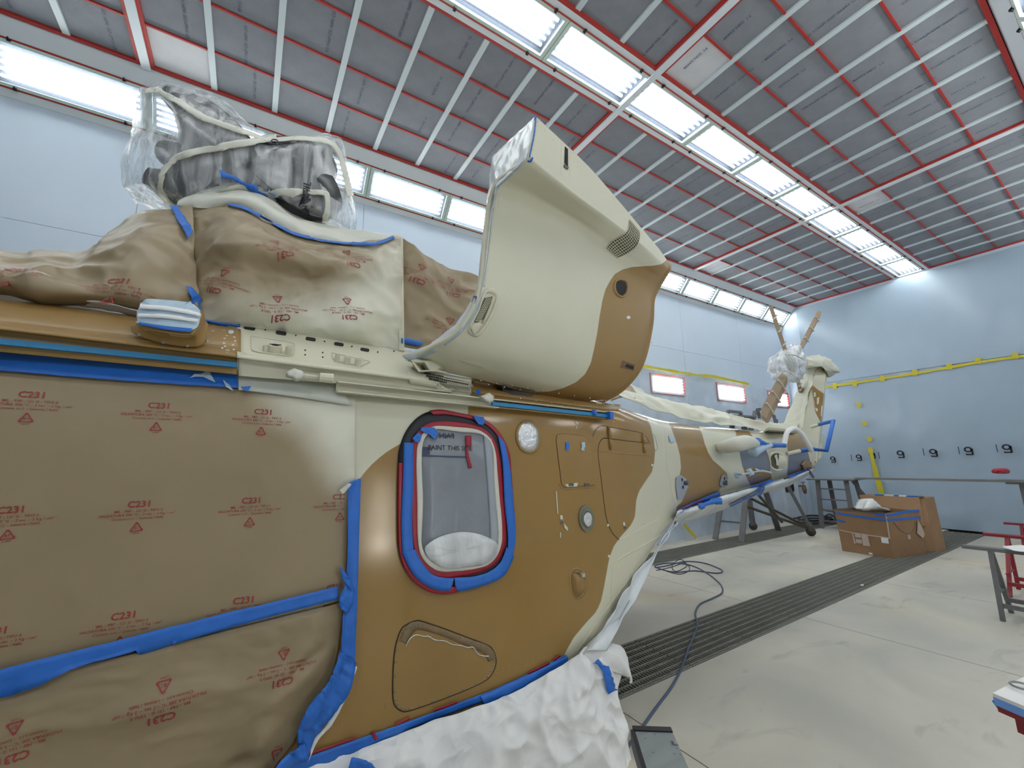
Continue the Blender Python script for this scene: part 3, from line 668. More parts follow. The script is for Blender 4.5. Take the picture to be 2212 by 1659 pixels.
# slots and holes in the deck: dark recessed plates with raised lips
for q in ((539, 709), (607, 720), (671, 733), (732, 744), (788, 756)):
    w_ = 25-(q[0]-539)*.022; h = 8-(q[0]-539)*.006
    pts = [(q[0]+(w_/2-h/2)*sx+h/2*math.cos(t), q[1]+(w_/2-h/2)*sx*.17+h/2*math.sin(t)) for sx, t in [(1, -PI/2+k*PI/5) for k in range(6)]+[(-1, PI/2+k*PI/5) for k in range(6)]]
    patch('deck_slot', pts, dB, 'hole', heli, off=.0025, thick=.002)
for q in ((573, 713), (639, 725), (701, 738), (760, 749), (816, 761), (851, 759), (659, 757), (659, 767), (697, 762), (697, 772)):
    patch('deck_hole', [(q[0]+1.7*math.cos(t*PI/4), q[1]+1.4*math.sin(t*PI/4)) for t in range(8)], dB, 'hole', heli, off=.0025, thick=.002)
# recessed pockets with fittings
def pocket(poly, shade, parent, fits):
    p = patch('deck_pocket', poly, dB, shade, parent, off=.002, thick=.002, sub=3)
    edge = MB(); pts = [cast(*q[:2], dB, .003)[0] for q in crs([(*q, 0) for q in poly], 40, lin=True, closed=True)]
    edge.tube(pts, .003, 6, closed=True); edge.build('pocket_rim', 'cream', parent, True)
    for (x, y, r, h) in fits:
        c, n = cast(x, y, dB, .002); up = Vector((0, -.5, .85)).normalized(); s = r*.0022
        b = MB(); b.tube([c-up*.005, c+up*h*.0033], s, 14); b.build('deck_fitting', 'cream', parent)
        b = MB(); b.tube([c+up*h*.0032, c+up*(h*.0033+.001)], s*.55, 10); b.bar(c+up*h*.0034-Vector((s*.8, 0, 0)), c+up*h*.0034+Vector((s*.8, 0, .002)), .006, .003); b.build('fitting_hole', 'hole' if r > 9 else 'cream', parent)
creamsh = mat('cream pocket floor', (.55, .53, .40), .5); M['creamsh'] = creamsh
pocket([(543, 727), (545, 758), (560, 762), (625, 770), (634, 768), (638, 745), (625, 740)], 'creamsh', heli, [(573, 759, 5, 7), (593, 760, 13, 9), (625, 766, 8, 11)])
pocket([(717, 763), (719, 776), (730, 782), (780, 792), (786, 788), (800, 782), (740, 768)], 'creamsh', heli, [(727, 781, 5, 10), (749, 786, 7, 10), (772, 790, 7, 10)])
# deck post between the two paper covers
b = MB(); b.bar(P(866, 760, 2.30), P(864, 516, 2.52), .035, .03, (1, 0, 0)); b.build('engine_post', 'cream', heli)
# antenna fairing (blister) on the shoulder, taped over
fa = [[(283, 705, 2.0), (292, 722, 1.97), (350, 742, 1.955), (410, 750, 1.955), (440, 742, 1.965), (450, 700, 2.02)],
      [(300, 700, 1.98), (305, 712, 1.95), (350, 728, 1.93), (408, 734, 1.93), (430, 726, 1.94), (444, 690, 2.02)],
      [(306, 690, 1.93), (310, 708, 1.90), (350, 718, 1.87), (405, 724, 1.87), (424, 715, 1.88), (436, 672, 1.98)],
      [(302, 680, 1.90), (304, 702, 1.88), (350, 712, 1.86), (402, 720, 1.86), (419, 710, 1.87), (426, 662, 1.93)],
      [(304, 664, 1.92), (320, 664, 1.91), (350, 666, 1.90), (400, 668, 1.90), (415, 668, 1.91), (424, 656, 1.95)],
      [(312, 652, 2.05), (330, 650, 2.05), (350, 651, 2.05), (390, 655, 2.05), (415, 657, 2.05), (424, 652, 2.05)]]
fair = sheet('antenna_fairing', net(fa), 40, 24, 'brown', heli, thick=.006)
fB = [fair.bvh]+dB
b = MB()
for q in ((300, 724), (351, 740), (404, 748), (447, 736), (459, 715), (310, 676)):
    c, n = cast(*q, fB, 0, 1.97); b.dome(c, n, .007, .004)
b.build('fairing_screws', 'steel', heli, True, kind='stuff')
b = MB()
for q in ((484, 713), (490, 725), (485, 731), (506, 728), (484, 741), (508, 736), (486, 748), (503, 745), (480, 752), (505, 755), (500, 716)):
    c, n = cast(*q, dB, 0, 1.99); b.dome(c, n, .0045, .0015, 6, 1)
b.build('white_rivets', 'white', heli, kind='stuff')
for q in ((499, 718), (491, 759)):
    r1 = [(q[0]+6*math.cos(t*PI/6), q[1]+3.6*math.sin(t*PI/6)) for t in range(12)]; r2 = [(q[0]+4*math.cos(t*PI/6), q[1]+2.4*math.sin(t*PI/6)) for t in range(12)]
    patch('screw_ring', r1, dB, 'white', heli, .003, .002); patch('screw_cap', r2, dB, 'palblue', heli, .0045, .002)
# sliding door rail (rear, along the cabin side)
A = P(728, 826, 1.975); B_ = P(1315, 892, 2.0); d = (B_-A)
b = MB(); b.bar(A, B_, .05, .006, (0, 0, 1)); b.build('rail_top', 'cream', heli)
dn = Vector((0, 0, -.043))
b = MB(); b.bar(A+dn, A.lerp(B_, .49)+dn, .045, .006); b.bar(A+dn*.5+Vector((0, .02, 0)), A.lerp(B_, .49)+dn*.5+Vector((0, .02, 0)), .004, .043); b.build('rail_channel', 'cream', heli)
b = MB(); b.bar(A.lerp(B_, .49)+dn, B_+dn, .045, .006); b.bar(A.lerp(B_, .49)+Vector((0, 0, .004)), B_+Vector((0, 0, .004)), .052, .004); b.bar(A.lerp(B_, .49)+dn*.5+Vector((0, .02, 0)), B_+dn*.5+Vector((0, .02, 0)), .004, .043); b.build('rail_channel', 'brown', heli)
# dark mouth of the rail
patch('rail_mouth', [(727, 815), (728, 834), (792, 842), (796, 836), (760, 832), (745, 826), (760, 818), (800, 817)], [SB], 'hole', heli, .004, .003, sub=2)
# seams and belts below the rail, riveted strip with the slotted vent above it
ribbon('skin_strip', [(880, 793), (950, 806), (1018, 818)], [(885, 830), (950, 841), (1018, 850)], dB, 'cream', heli, off=.004, n=20)
ribbon('skin_strip', [(1018, 812), (1140, 842), (1260, 866), (1340, 874)], [(1018, 848), (1140, 864), (1260, 880), (1335, 888)], dB, 'brown', heli, off=.004, n=30)
for r in range(3):
    for k in range(24):
        t = k/23; x = 917+r*5+t*(100-r*5); y = 808+t*(20)+r*(6-t*1.5)
        patch('vent_slot', [(x-1.5, y-1.6), (x+1.6, y-1.1), (x+1.6, y+1.6), (x-1.5, y+1.2)], dB, 'hole', heli, .0075, .002)
b = MB()
for k in range(26):
    t = k/25; x = 905+t*420
    for y0, y1 in ((824, 884), (849, 905), (800, 868)):
        if y0 == 800 and (k < 8): continue
        c, n = cast(x, y0+t*(y1-y0)+(6 if k % 2 else 0), dB, .004); b.dome(c, n, .0045, .002, 6, 1)
b.build('skin_rivets', 'chrome', heli, kind='stuff')
# identification plate under the cowling
patch('slatted_plate', [(1082, 832), (1086, 846), (1105, 853), (1150, 858), (1153, 850), (1140, 846)], [SB], 'darkmetal', heli, .010, .004, sub=2)

# ---- cabin window with its tapes (window pane stays with the helicopter)
def scale_ring(pts, c, s): return [(c[0]+(x-c[0])*s, c[1]+(y-c[1])*s) for x, y in pts]
O1 = [(859, 1000), (861, 974), (870, 945), (884, 920), (903, 901), (925, 890), (950, 888), (980, 893), (1012, 899), (1040, 907), (1065, 925), (1084, 950), (1096, 980), (1100, 1020), (1104, 1070), (1108, 1120), (1109, 1150), (1105, 1185), (1094, 1215), (1075, 1240), (1045, 1258), (1010, 1268), (975, 1278), (945, 1280), (918, 1273), (890, 1252), (870, 1222), (860, 1185), (858, 1140), (858, 1060)]
I1 = [(896, 1000), (898, 965), (905, 945), (918, 930), (935, 922), (960, 922), (985, 924), (1010, 926), (1032, 931), (1050, 943), (1061, 960), (1067, 985), (1070, 1020), (1074, 1070), (1078, 1110), (1080, 1150), (1078, 1175), (1068, 1200), (1050, 1218), (1025, 1226), (1000, 1230), (975, 1232), (955, 1233), (935, 1228), (915, 1212), (903, 1190), (899, 1160), (898, 1130), (898, 1090), (897, 1050)]
def annulus(name, O, I, m, parent, off, thick=.003, k=3, wr=0, h=None, bv=None, label=None):
    bv = bv or [SB]; n = 120; o = crs([(*q, 0) for q in O], n, closed=True); i_ = crs([(*q, 0) for q in I], n, closed=True); V = []; B2 = []
    for j in range(k+1):
        for t in range(n):
            q = o[t].lerp(i_[t], j/k); p, nn = cast(q.x, q.y, bv); e = off+(h(j/k) if h else 0)+(fold(p, 30, wr) if wr else 0); V.append(p+nn*e); B2.append(p+nn*(off-thick-.002))
    K = len(V); F = [(j*n+t, (j+1)*n+t, (j+1)*n+(t+1) % n, j*n+(t+1) % n) for j in range(k) for t in range(n)]
    F += [(t, (t+1) % n, K+(t+1) % n, K+t) for t in range(n)]+[(k*n+t, K+k*n+t, K+k*n+(t+1) % n, k*n+(t+1) % n) for t in range(n)]
    return obj(name, V+B2, F, m, parent, True, None, label)
wn_ = annulus('window_seal', O1, I1, 'black', heli, .008, .006, 4, h=lambda t: .012*math.sin(t*PI))
Wc = (985, 1085)
def mix(a, b, t): return [(x+(u-x)*t, y+(v-y)*t) for (x, y), (u, v) in zip(a, b)]
R0 = mix(O1, I1, -.02); R1 = mix(O1, I1, .16); R2 = mix(O1, I1, .72); R3 = mix(O1, I1, 1.06)
def open_ring(name, A, B, i0, i1, m, parent, off, label=None, wr=0, n=90):
    k = len(A); idx = [(i0+j) % k for j in range((i1-i0) % k or k)]
    return ribbon(name, [A[i] for i in idx], [B[i] for i in idx], [SB], m, parent, off=off, n=n, wr=wr, label=label)
# outer red tape (leaves the upper left open), inner red tape all round
tr_ = thing('window_edge_tape', 'thin red tape along the outer edge of the cabin window', 'tape', cast(860, 1100, [SB])[0])
open_ring('tape_run', R0, mix(O1, I1, .26), 5, 9, 'redtape', tr_, .022); open_ring('tape_run', R0, mix(O1, I1, .26), 8, 1+30, 'redtape', tr_, .021, n=160)
tr2 = annulus('window_edge_tape', mix(O1, I1, .66), mix(O1, I1, 1.05), 'redtape', None, .021, .003, 3, wr=.0008); tag(tr2, 'red tape ring around the inner edge of the cabin window', 'tape')
# blue tape: left run, right run, crumpled bottom run, three scraps at the top
bt = thing('blue_window_tape', 'blue tape laid in overlapping lengths around the sides and foot of the cabin window', 'tape', cast(880, 1150, [SB])[0])
ribbon('tape_run', [(869, 957), (866, 1050), (863, 1130), (866, 1200)], [(889, 957), (888, 1050), (886, 1130), (890, 1200)], [SB], 'blue', bt, off=.027, n=40, wr=.002)
ribbon('tape_run', [(1070, 942), (1080, 1000), (1084, 1080), (1091, 1150), (1090, 1190), (1078, 1218)], [(1084, 956), (1096, 1010), (1104, 1090), (1108, 1150), (1103, 1195), (1092, 1225)], [SB], 'blue', bt, off=.027, n=40, wr=.003)
ribbon('tape_run', [(864, 1190), (880, 1225), (902, 1252), (940, 1271), (968, 1272)], [(892, 1185), (908, 1215), (930, 1238), (955, 1245), (975, 1246)], [SB], 'blue', bt, off=.030, n=40, wr=.005)
ribbon('tape_run', [(978, 1262), (988, 1274), (1030, 1264), (1065, 1252), (1086, 1236), (1104, 1200)], [(976, 1245), (1000, 1244), (1030, 1240), (1058, 1228), (1076, 1210), (1088, 1180)], [SB], 'blue', bt, off=.029, n=40, wr=.005)
patch('tape_run', [(905, 925), (933, 925), (941, 938), (938, 944), (934, 950), (922, 940), (904, 932)], [SB], 'blue', bt, .033, .002, sub=3, wr=.004)
patch('tape_run', [(886, 948), (898, 936), (906, 942), (902, 956), (893, 957)], [SB], 'blue', bt, .033, .002, sub=3, wr=.004)
patch('tape_run', [(1016, 901), (1038, 904), (1041, 912), (1038, 920), (1028, 919), (1022, 912)], [SB], 'blue', bt, .033, .002, sub=3, wr=.004)
# window pane covered by masking tape and film
pane = patch('window_pane', mix(O1, I1, 1.02), [SB], 'wingrey', heli, .008, .004, closed_cr=True)
wt = annulus('window_masking_tape', mix(O1, I1, 1.0), mix(O1, I1, 1.30), 'mask', None, .023, .002, 3, wr=.002); tag(wt, 'cream masking tape and film border inside the red window ring', 'tape')
wfl = thing('window_film', 'wrinkled clear film bulging in the cabin window with printed words', 'plastic sheet', cast(985, 1100, [SB])[0])
patch('film_sheet', mix(O1, I1, 1.28), [SB], 'wingrey', wfl, .018, .001, closed_cr=True, wr=.003, smooth=True)
ribbon('film_edge', [(1040, 935), (1050, 1060), (1055, 1150), (1052, 1190)], [(1058, 950), (1066, 1060), (1072, 1150), (1066, 1185)], [SB], 'wstrip', wfl, off=.022, wr=.002)
bag = [(915, 1178), (945, 1158), (985, 1148), (1020, 1150), (1050, 1160), (1068, 1175), (1064, 1200), (1040, 1216), (1000, 1222), (960, 1224), (935, 1214), (918, 1198)]
patch('film_fold', bag, [SB], 'filmwhite', wfl, .030, .004, closed_cr=True, wr=.012, smooth=True)
for t0, (cx, cy), r, m_, s in (('PAINT THIS SIDE', (970, 973), (90, 3), 'inkblack', .145), ('ITON', (917, 974), (22, 0), 'inkblack', .5)):
    v, f = text2d(t0, s, .006); o = printed('print', v, [tuple(q) for q in f], (cx, cy), r, [SB], m_, wfl, off=.0235, width=None)
v, f = text2d('PAINT T', .30, .01); v = [(-x, y) for x, y in v]; f = [tuple(reversed(q)) for q in f]
printed('print', v, f, (950, 947), (50, 2), [SB], 'inkblack', wfl, off=.0235)
for pl in ([(895, 938), (978, 941), (978, 943), (895, 940)], [(908, 983), (1004, 986), (1004, 989), (908, 986)], [(908, 966), (925, 966), (925, 982), (908, 982)]):
    patch('print', pl, [SB], 'inkgrey', wfl, .0230, .0008, sub=2)
ht = thing('red_hook_tab', 'small red tape tab stuck on the window film below the red ring', 'tape', cast(1006, 960, [SB])[0])
ribbon('tab_head', [(1001, 942), (1001, 955), (1002, 966)], [(1013, 942), (1013, 955), (1013, 963)], [SB], 'redtape', ht, off=.031, n=6, thick=.008)
ribbon('tab_tail', [(1002, 966), (1002, 985), (1008, 1012)], [(1006, 966), (1008, 985), (1015, 1010)], [SB], 'redtape', ht, off=.029, n=12)

# ---- fittings on the tan cabin side
def ellipse(cx, cy, a, b, rot=0, n=24): return [(cx+a*math.cos(t)*math.cos(rot)-b*math.sin(t)*math.sin(rot), cy+a*math.cos(t)*math.sin(rot)+b*math.sin(t)*math.cos(rot)) for t in [2*PI*i/n for i in range(n)]]
annulus('porthole_ring', ellipse(1140, 944, 27, 36, -.12), ellipse(1140, 944, 22, 31, -.12), 'brown', heli, .004, .003, 3, h=lambda t: .007*math.sin(t*PI))
pw = patch('porthole_cover', ellipse(1140, 944, 22.5, 31.5, -.12), [SB], 'foil', None, .006, .002, wr=.004, smooth=True); tag(pw, 'round silvery film patch covering the small porthole', 'cover')
lt_ = patch('side_light', ellipse(1265, 1120, 16, 29, -.1), [SB], 'olive', heli, .010, .010, smooth=False)
annulus('light_rim', ellipse(1265, 1120, 11.5, 19, -.1), ellipse(1265, 1120, 9, 15, -.1), 'olive', heli, .012, .004, 3, h=lambda t: .008*math.sin(t*PI))
patch('light_lens', ellipse(1266, 1121, 9, 15, -.1), [SB], 'foil', heli, .016, .003, wr=.003)
b = MB()
for q in ((1257, 1106), (1276, 1134), (1258, 1138), (1272, 1101)):
    c, n = cast(*q, [SB], .010); b.dome(c, n, .004, .002, 6)
b.build('light_screws', 'steel', heli, kind='stuff')
def seam(pts, m='gap', r=.0022, parent=heli, closed=False, n=60, bv=None, name='panel_gap', off=.0, lin=False):
    q = crs([(*p, 0) for p in pts], n, lin=lin, closed=closed); return MB().tube([cast(p.x, p.y, bv or [SB], off)[0] for p in q], r, 6, closed).build(name, m, parent, True)
# square access door with latches and hinges
acc = [(1201, 950), (1203, 940), (1212, 937), (1255, 941), (1266, 945), (1274, 960), (1284, 1040), (1285, 1047), (1220, 1053), (1213, 1046), (1207, 1000)]
ad = patch('access_door', acc, [SB], 'brown', heli, .004, .003, sub=4); seam(acc+[acc[0]], r=.0024, lin=True, n=80)
for q, m_ in (((1222, 965), 0), ((1256, 965), 1)):
    patch('latch_tape', [(q[0]-2, q[1]-9), (q[0]+5, q[1]-10), (q[0]+6, q[1]), (q[0]+2, q[1]+5), (q[0]+5, q[1]+8), (q[0]-3, q[1]+8), (q[0]-1, q[1])], [SB], 'blue' if m_ == 0 else 'palblue', ad, .010, .004)
for x in (1232, 1266): patch('hinge', [(x-5, 1044), (x+5, 1044), (x+5, 1050), (x-5, 1050)], [SB], 'darkmetal', ad, .010, .005)
patch('hinge_strip', [(1219, 1046), (1247, 1043), (1245, 1051), (1225, 1052)], [SB], 'cream', ad, .006, .002, sub=2)
seam([(1208, 1045), (1216, 1056), (1240, 1056), (1284, 1053)], 'brown', .003)
# rear hatch outline with two strap hinges
seam([(1280, 943), (1286, 930), (1296, 921), (1310, 921), (1360, 930), (1385, 935), (1397, 946), (1404, 958)])
seam([(1400, 957), (1360, 953), (1312, 947), (1300, 949), (1293, 962), (1292, 985), (1298, 1030), (1304, 1080), (1310, 1120), (1322, 1150), (1337, 1166)], r=.0028)
seam([(1294, 974), (1330, 978), (1403, 985)], 'brown', .003)
seam([(1337, 1166), (1370, 1150), (1400, 1133), (1421, 1120), (1424, 1105), (1422, 1085)], 'cream', .003)
for a, bq in (((1313, 922), (1318, 972)), ((1387, 938), (1391, 979))):
    A_ = cast(*a, [SB], .004)[0]; B2 = cast(*bq, [SB], .004)[0]; mid = A_.lerp(B2, .55); b = MB()
    b.tube([A_, A_.lerp(mid, .5)+Vector((0, -.006, 0)), mid], [.008, .015, .010], 8); b.tube([mid, mid.lerp(B2, .5)+Vector((0, -.006, 0)), B2], [.010, .015, .006], 8)
    h_ = b.build('strap_hinge', 'brown', heli, True); b = MB()
    for t in (.08, .38, .7, .92): b.dome(A_.lerp(B2, t)+Vector((0, -.017, 0)), (0, -1, 0), .0045, .003, 6)
    b.build('hinge_screws', 'steel', h_, kind='stuff')
# locks, chipped spots
for q in ((1213, 1128), (1349, 1140), (1246, 1240)):
    c, n = cast(*q, [SB]); b = MB(); b.tube([c, c+n*.008], .010, 12); l_ = b.build('key_lock', 'steel', heli); MB().box(c.x-.004, c.x+.004, c.y-.0105, c.y-.007, c.z-.003, c.z+.003).build('key_slot', 'hole', l_)
for pl in ([(1217, 1130), (1226, 1140), (1226, 1147), (1219, 1140)], [(1200, 1060), (1202, 1062), (1205, 1110), (1203, 1110)], [(1241, 909), (1249, 914), (1249, 918), (1243, 914)], [(1243, 918), (1246, 926), (1244, 926)], [(1209, 1150), (1211, 1150), (1211, 1162), (1209, 1160)], [(1311, 1132), (1315, 1132), (1314, 1137), (1311, 1137)], [(1345, 1128), (1349, 1128), (1350, 1136), (1346, 1135)], [(1407, 1002), (1411, 1003), (1409, 1008), (1406, 1006)], [(1209, 1113), (1214, 1113), (1216, 1122), (1210, 1122)]):
    patch('paint_chip', pl, [SB], 'cream', heli, .0035, .002)
# lashing point box low on the side
box_ = [[(1240, 1228, 0), (1250, 1228, 0), (1262, 1234, 0)]]
c0, n0 = cast(1250, 1262, [SB]); b = MB()
def onS(px, py, o): return cast(px, py, [SB], o)[0]
rows = [[onS(1235, 1238, .0), onS(1240, 1238, .012), onS(1250, 1240, .016), onS(1262, 1242, .0)],
        [onS(1234, 1250, .0), onS(1240, 1250, .03), onS(1252, 1252, .035), onS(1264, 1254, .0)],
        [onS(1235, 1270, .0), onS(1241, 1272, .026), onS(1252, 1274, .03), onS(1262, 1272, .0)],
        [onS(1238, 1287, .0), onS(1243, 1288, .004), onS(1248, 1288, .004), onS(1256, 1282, .0)]]
bx = sheet('step_housing', rows, 12, 12, 'brown', heli, thick=.002)
MB().box(c0.x-.01, c0.x+.015, c0.y-.045, c0.y-.005, onS(1250, 1240, 0).z-.008, onS(1250, 1240, 0).z+.012).build('step_catch', 'chrome', heli)
annulus('step_bead', [(1231, 1236), (1245, 1226), (1264, 1236), (1268, 1260), (1262, 1285), (1246, 1294), (1234, 1282), (1230, 1258)], [(1235, 1240), (1246, 1231), (1260, 1240), (1263, 1260), (1258, 1280), (1247, 1288), (1238, 1278), (1235, 1258)], 'brown', heli, .001, .002, 2, h=lambda t: .003*math.sin(t*PI))
# riveted lower panel with its dark sealant line
LP = [(866, 1360), (880, 1348), (897, 1341), (912, 1342), (960, 1358), (1010, 1377), (1045, 1390), (1062, 1400), (1071, 1420), (1070, 1440), (1058, 1462), (1038, 1476), (990, 1497), (930, 1520), (885, 1535), (868, 1536), (853, 1524), (848, 1500), (849, 1440), (854, 1395)]
seam(LP, r=.0026, closed=True, n=110, name='panel_sealant')
Lc = (950, 1440); LI = [(Lc[0]+(x-Lc[0])*.955, Lc[1]+(y-Lc[1])*.93) for x, y in LP]
lp = patch('lower_panel', [(Lc[0]+(x-Lc[0])*.985, Lc[1]+(y-Lc[1])*.975) for x, y in LP], [SB], 'brown', heli, .0035, .003, closed_cr=True)
q = crs([(*p, 0) for p in LI], 34, closed=True); b = MB()
for p in q: c, n = cast(p.x, p.y, [SB], .0035); b.dome(c, n, .006, .0035, 8, 2)
b.build('panel_rivets', 'olive', heli, True, kind='stuff')
M['worn'] = mat('rubbed paint', (.20, .135, .065), .5, var=.2, vscale=20)
strip('worn_band', [(868, 1386), (886, 1358), (905, 1352), (950, 1366), (1000, 1385), (1048, 1403), (1062, 1425)], lambda t: 16+5*math.sin(t*9), [SB], 'worn', heli, off=.0048, n=50, k=2)
strip('primer_edge', [(876, 1396), (884, 1380), (898, 1371), (915, 1374), (925, 1374), (940, 1382), (960, 1384), (975, 1391), (995, 1394), (1010, 1398), (1022, 1398), (1034, 1414), (1056, 1417)], 2.2, [SB], 'chrome', heli, off=.0058, n=90, k=1, wr=.0004)
# rivet rows along the lower edge and the tail ramp
b = MB()
for k in range(46):
    t = k/45; x = 640+t*575; y = 1612-t*182-10*math.sin(t*PI)
    for dy in (0, -7): c, n = cast(x, y-14+dy, [SB]); b.dome(c, n, .004, .002, 6, 1)
b.build('edge_rivets', 'brown', heli, True, kind='stuff')
b = MB()
for k in range(18): t = k/17; c, n = cast(1330+t*88, 1215-t*70, [SB]); b.dome(c, n, .004, .003, 6, 1)
for k in range(10): t = k/9; c, n = cast(1318-t*2, 1245+t*60, [SB]); b.dome(c, n, .004, .003, 6, 1)
for q in ((1412, 1101), (1389, 1130), (1315, 1202)): c, n = cast(*q, [SB]); b.dome(c, n, .010, .008, 8)
b.build('ramp_rivets', 'cream', heli, True, kind='stuff')
seam([(1319, 1330), (1322, 1250), (1326, 1220), (1340, 1206), (1380, 1183), (1434, 1152)], 'cream', .004, name='ramp_bead')
seam([(1245, 1410), (1300, 1330), (1360, 1250), (1420, 1170)], 'cream', .0025, name='ramp_bead')
# hoist light, brackets and small marks on the tail root
seam([(1410, 938), (1414, 942), (1420, 966), (1418, 973), (1414, 970), (1409, 945)], 'steel', .003, name='wire_loop', closed=True)
for pl in ([(1443, 941), (1450, 940), (1456, 948), (1454, 955), (1447, 956), (1444, 948)],): patch('tape_disc', pl, [SB], 'palblue', heli, .01, .006)
seam([(1432, 905), (1437, 960), (1440, 1000), (1448, 1050), (1460, 1100)], 'creamsh', .002)
M['plategrey'] = mat('bare grey plate', (.30, .33, .38), .45)
for pl, hs in (([(1459, 1032), (1468, 1026), (1480, 1035), (1484, 1052), (1473, 1076), (1462, 1078), (1458, 1050)], ((1470, 1036), (1475, 1043), (1472, 1052))), ([(1553, 1046), (1558, 1028), (1561, 1024), (1569, 1036), (1570, 1046), (1563, 1053), (1557, 1052)], ((1562, 1033), (1561, 1043), (1566, 1040)))):
    fp = patch('lifting_plate', pl, [SB], 'plategrey', heli, .012, .008, sub=2)
    for hq in hs: c, n = cast(*hq, [SB], .014); b = MB(); b.dome(c, n, .016, .006, 8); b.build('plate_bolt', 'hole', fp)
    c, n = cast(hs[1][0], hs[1][1], [SB], .016); MB().tube([c, c+n*.03], .02, 8).build('bracket', 'darkmetal', fp)
# ================================================================ OPEN COWLING
def cw(px, py, y): return (px, py, y)
CW = [
 [(878, 778, 2.06), (960, 803, 2.04), (1040, 822, 2.04), (1120, 842, 2.05), (1200, 860, 2.07), (1255, 866, 2.10), (1300, 864, 2.16)],
 [(925, 754, 1.88), (1000, 782, 1.87), (1080, 800, 1.88), (1160, 818, 1.90), (1240, 836, 1.93), (1300, 842, 1.98), (1345, 836, 2.07)],
 [(985, 716, 1.76), (1060, 744, 1.74), (1135, 762, 1.75), (1210, 776, 1.78), (1285, 790, 1.83), (1345, 794, 1.90), (1383, 785, 2.02)],
 [(1030, 640, 1.70), (1105, 655, 1.68), (1180, 672, 1.70), (1250, 690, 1.74), (1320, 702, 1.80), (1375, 708, 1.88), (1403, 705, 2.0)],
 [(1044, 540, 1.68), (1120, 560, 1.68), (1195, 585, 1.71), (1270, 612, 1.76), (1335, 635, 1.82), (1382, 646, 1.90), (1407, 650, 2.0)],
 [(1055, 450, 1.62), (1135, 470, 1.66), (1210, 505, 1.71), (1285, 550, 1.77), (1345, 590, 1.84), (1392, 615, 1.91), (1416, 625, 2.0)],
 [(1072, 398, 1.62), (1150, 428, 1.68), (1225, 468, 1.74), (1295, 518, 1.79), (1360, 566, 1.85), (1405, 592, 1.92), (1427, 606, 2.0)],
 [(1098, 375, 1.70), (1165, 410, 1.76), (1238, 455, 1.80), (1305, 502, 1.83), (1368, 550, 1.86), (1412, 580, 1.92), (1434, 594, 2.0)],
 [(1136, 344, 1.84), (1190, 386, 1.86), (1254, 434, 1.87), (1318, 480, 1.88), (1380, 528, 1.89), (1418, 562, 1.93), (1441, 582, 2.0)],
 [(1143, 322, 1.825), (1197, 368, 1.85), (1260, 420, 1.86), (1323, 470, 1.87), (1384, 520, 1.89), (1421, 553, 1.93), (1443, 574, 2.0)],
 [(1157, 251, 1.84), (1214, 304, 1.86), (1275, 363, 1.87), (1333, 430, 1.88), (1391, 499, 1.90), (1427, 542, 1.94), (1444, 568, 2.0)]]
_c0 = [2.06, 1.88, 1.76, 1.70, 1.70, 1.69, 1.63, 1.56, 1.46, 1.455, 1.47]; _c6 = [2.16, 2.07, 2.02, 2.0, 2.0, 2.0, 1.985, 1.97, 1.95, 1.95, 1.97]
CW = [[(x, y, _c0[j]+(_c6[j]-_c0[j])*(i/6)**1.25) for i, (x, y, d) in enumerate(r)] for j, r in enumerate(CW)]
BACK = []
for r in CW:
    x, y, d = r[-1]; BACK.append(r+[(x-3, y, d+.10), (x-16, y-1, d+.28)])
cowl = sheet('cowling', net(BACK), 110, 120, 'cowl', heli, lin=(False, False), thick=.022)
setattr_px(cowl.o, cowl.V, 'brown', [[(1470, 520), (1440, 562), (1428, 571), (1410, 574), (1390, 575), (1365, 577), (1345, 582), (1328, 592), (1318, 606), (1308, 625), (1301, 650), (1295, 685), (1290, 720), (1283, 755), (1276, 785), (1264, 808), (1244, 826), (1215, 839), (1185, 846), (1155, 847), (1130, 845), (1100, 838), (1080, 834), (1100, 900), (1500, 900)]])
cB = [cowl.bvh]
# front edge frame wrapped in film
fe = [[(1157, 252, 1.47), (1110, 296, 1.60), (1063, 340, 1.72), (1053, 440, 1.77), (1043, 540, 1.76), (1030, 630, 1.75), (985, 702, 1.80), (928, 744, 1.90), (870, 768, 2.05)],
      [(1148, 300, 1.455), (1105, 336, 1.58), (1067, 372, 1.68), (1058, 450, 1.72), (1048, 545, 1.72), (1035, 632, 1.72), (990, 710, 1.77), (932, 750, 1.885), (873, 772, 2.048)],
      [(1135, 347, 1.445), (1102, 377, 1.545), (1072, 404, 1.62), (1062, 470, 1.68), (1052, 548, 1.69), (1040, 636, 1.69), (998, 716, 1.75), (940, 757, 1.865), (882, 780, 2.045)]]
ff = sheet('cowling_edge_film', net(fe), 120, 12, 'wfilm2', None, amp=.006, freq=14, lin=(True, False), thick=.003); tag(ff.o, 'white plastic film taped along the front edge of the open cowling', 'plastic sheet')
sheet('cowling_frame', [[P(x+8, y+5, d+.04) for x, y, d in r] for r in fe], 60, 4, 'cream', heli, lin=(True, False), thick=.02)
fB_ = [ff.bvh]+cB
ct = thing('blue_edge_tape', 'narrow blue tape between the edge film and the cream cowling', 'tape', cast(1150, 300, cB)[0])
for pl, w_, m_ in (([(1157, 253), (1153, 290), (1143, 340)], 2.5, 'blue'), ([(1139, 347), (1145, 348), (1150, 341)], 4, 'blue'), ([(1130, 352), (1100, 380), (1078, 402), (1070, 420), (1068, 432)], 3, 'palblue'), ([(1072, 404), (1065, 450), (1057, 540), (1044, 620)], 4, 'sprayed'), ([(1044, 640), (1030, 665), (1000, 712), (960, 745)], 3, 'palblue'), ([(1027, 640), (1022, 655)], 6, 'blue'), ([(940, 757), (900, 775), (876, 778)], 4, 'palblue')):
    strip('tape_run', pl, w_, fB_, m_, ct, off=.004, n=24, k=1, fall=1.6)
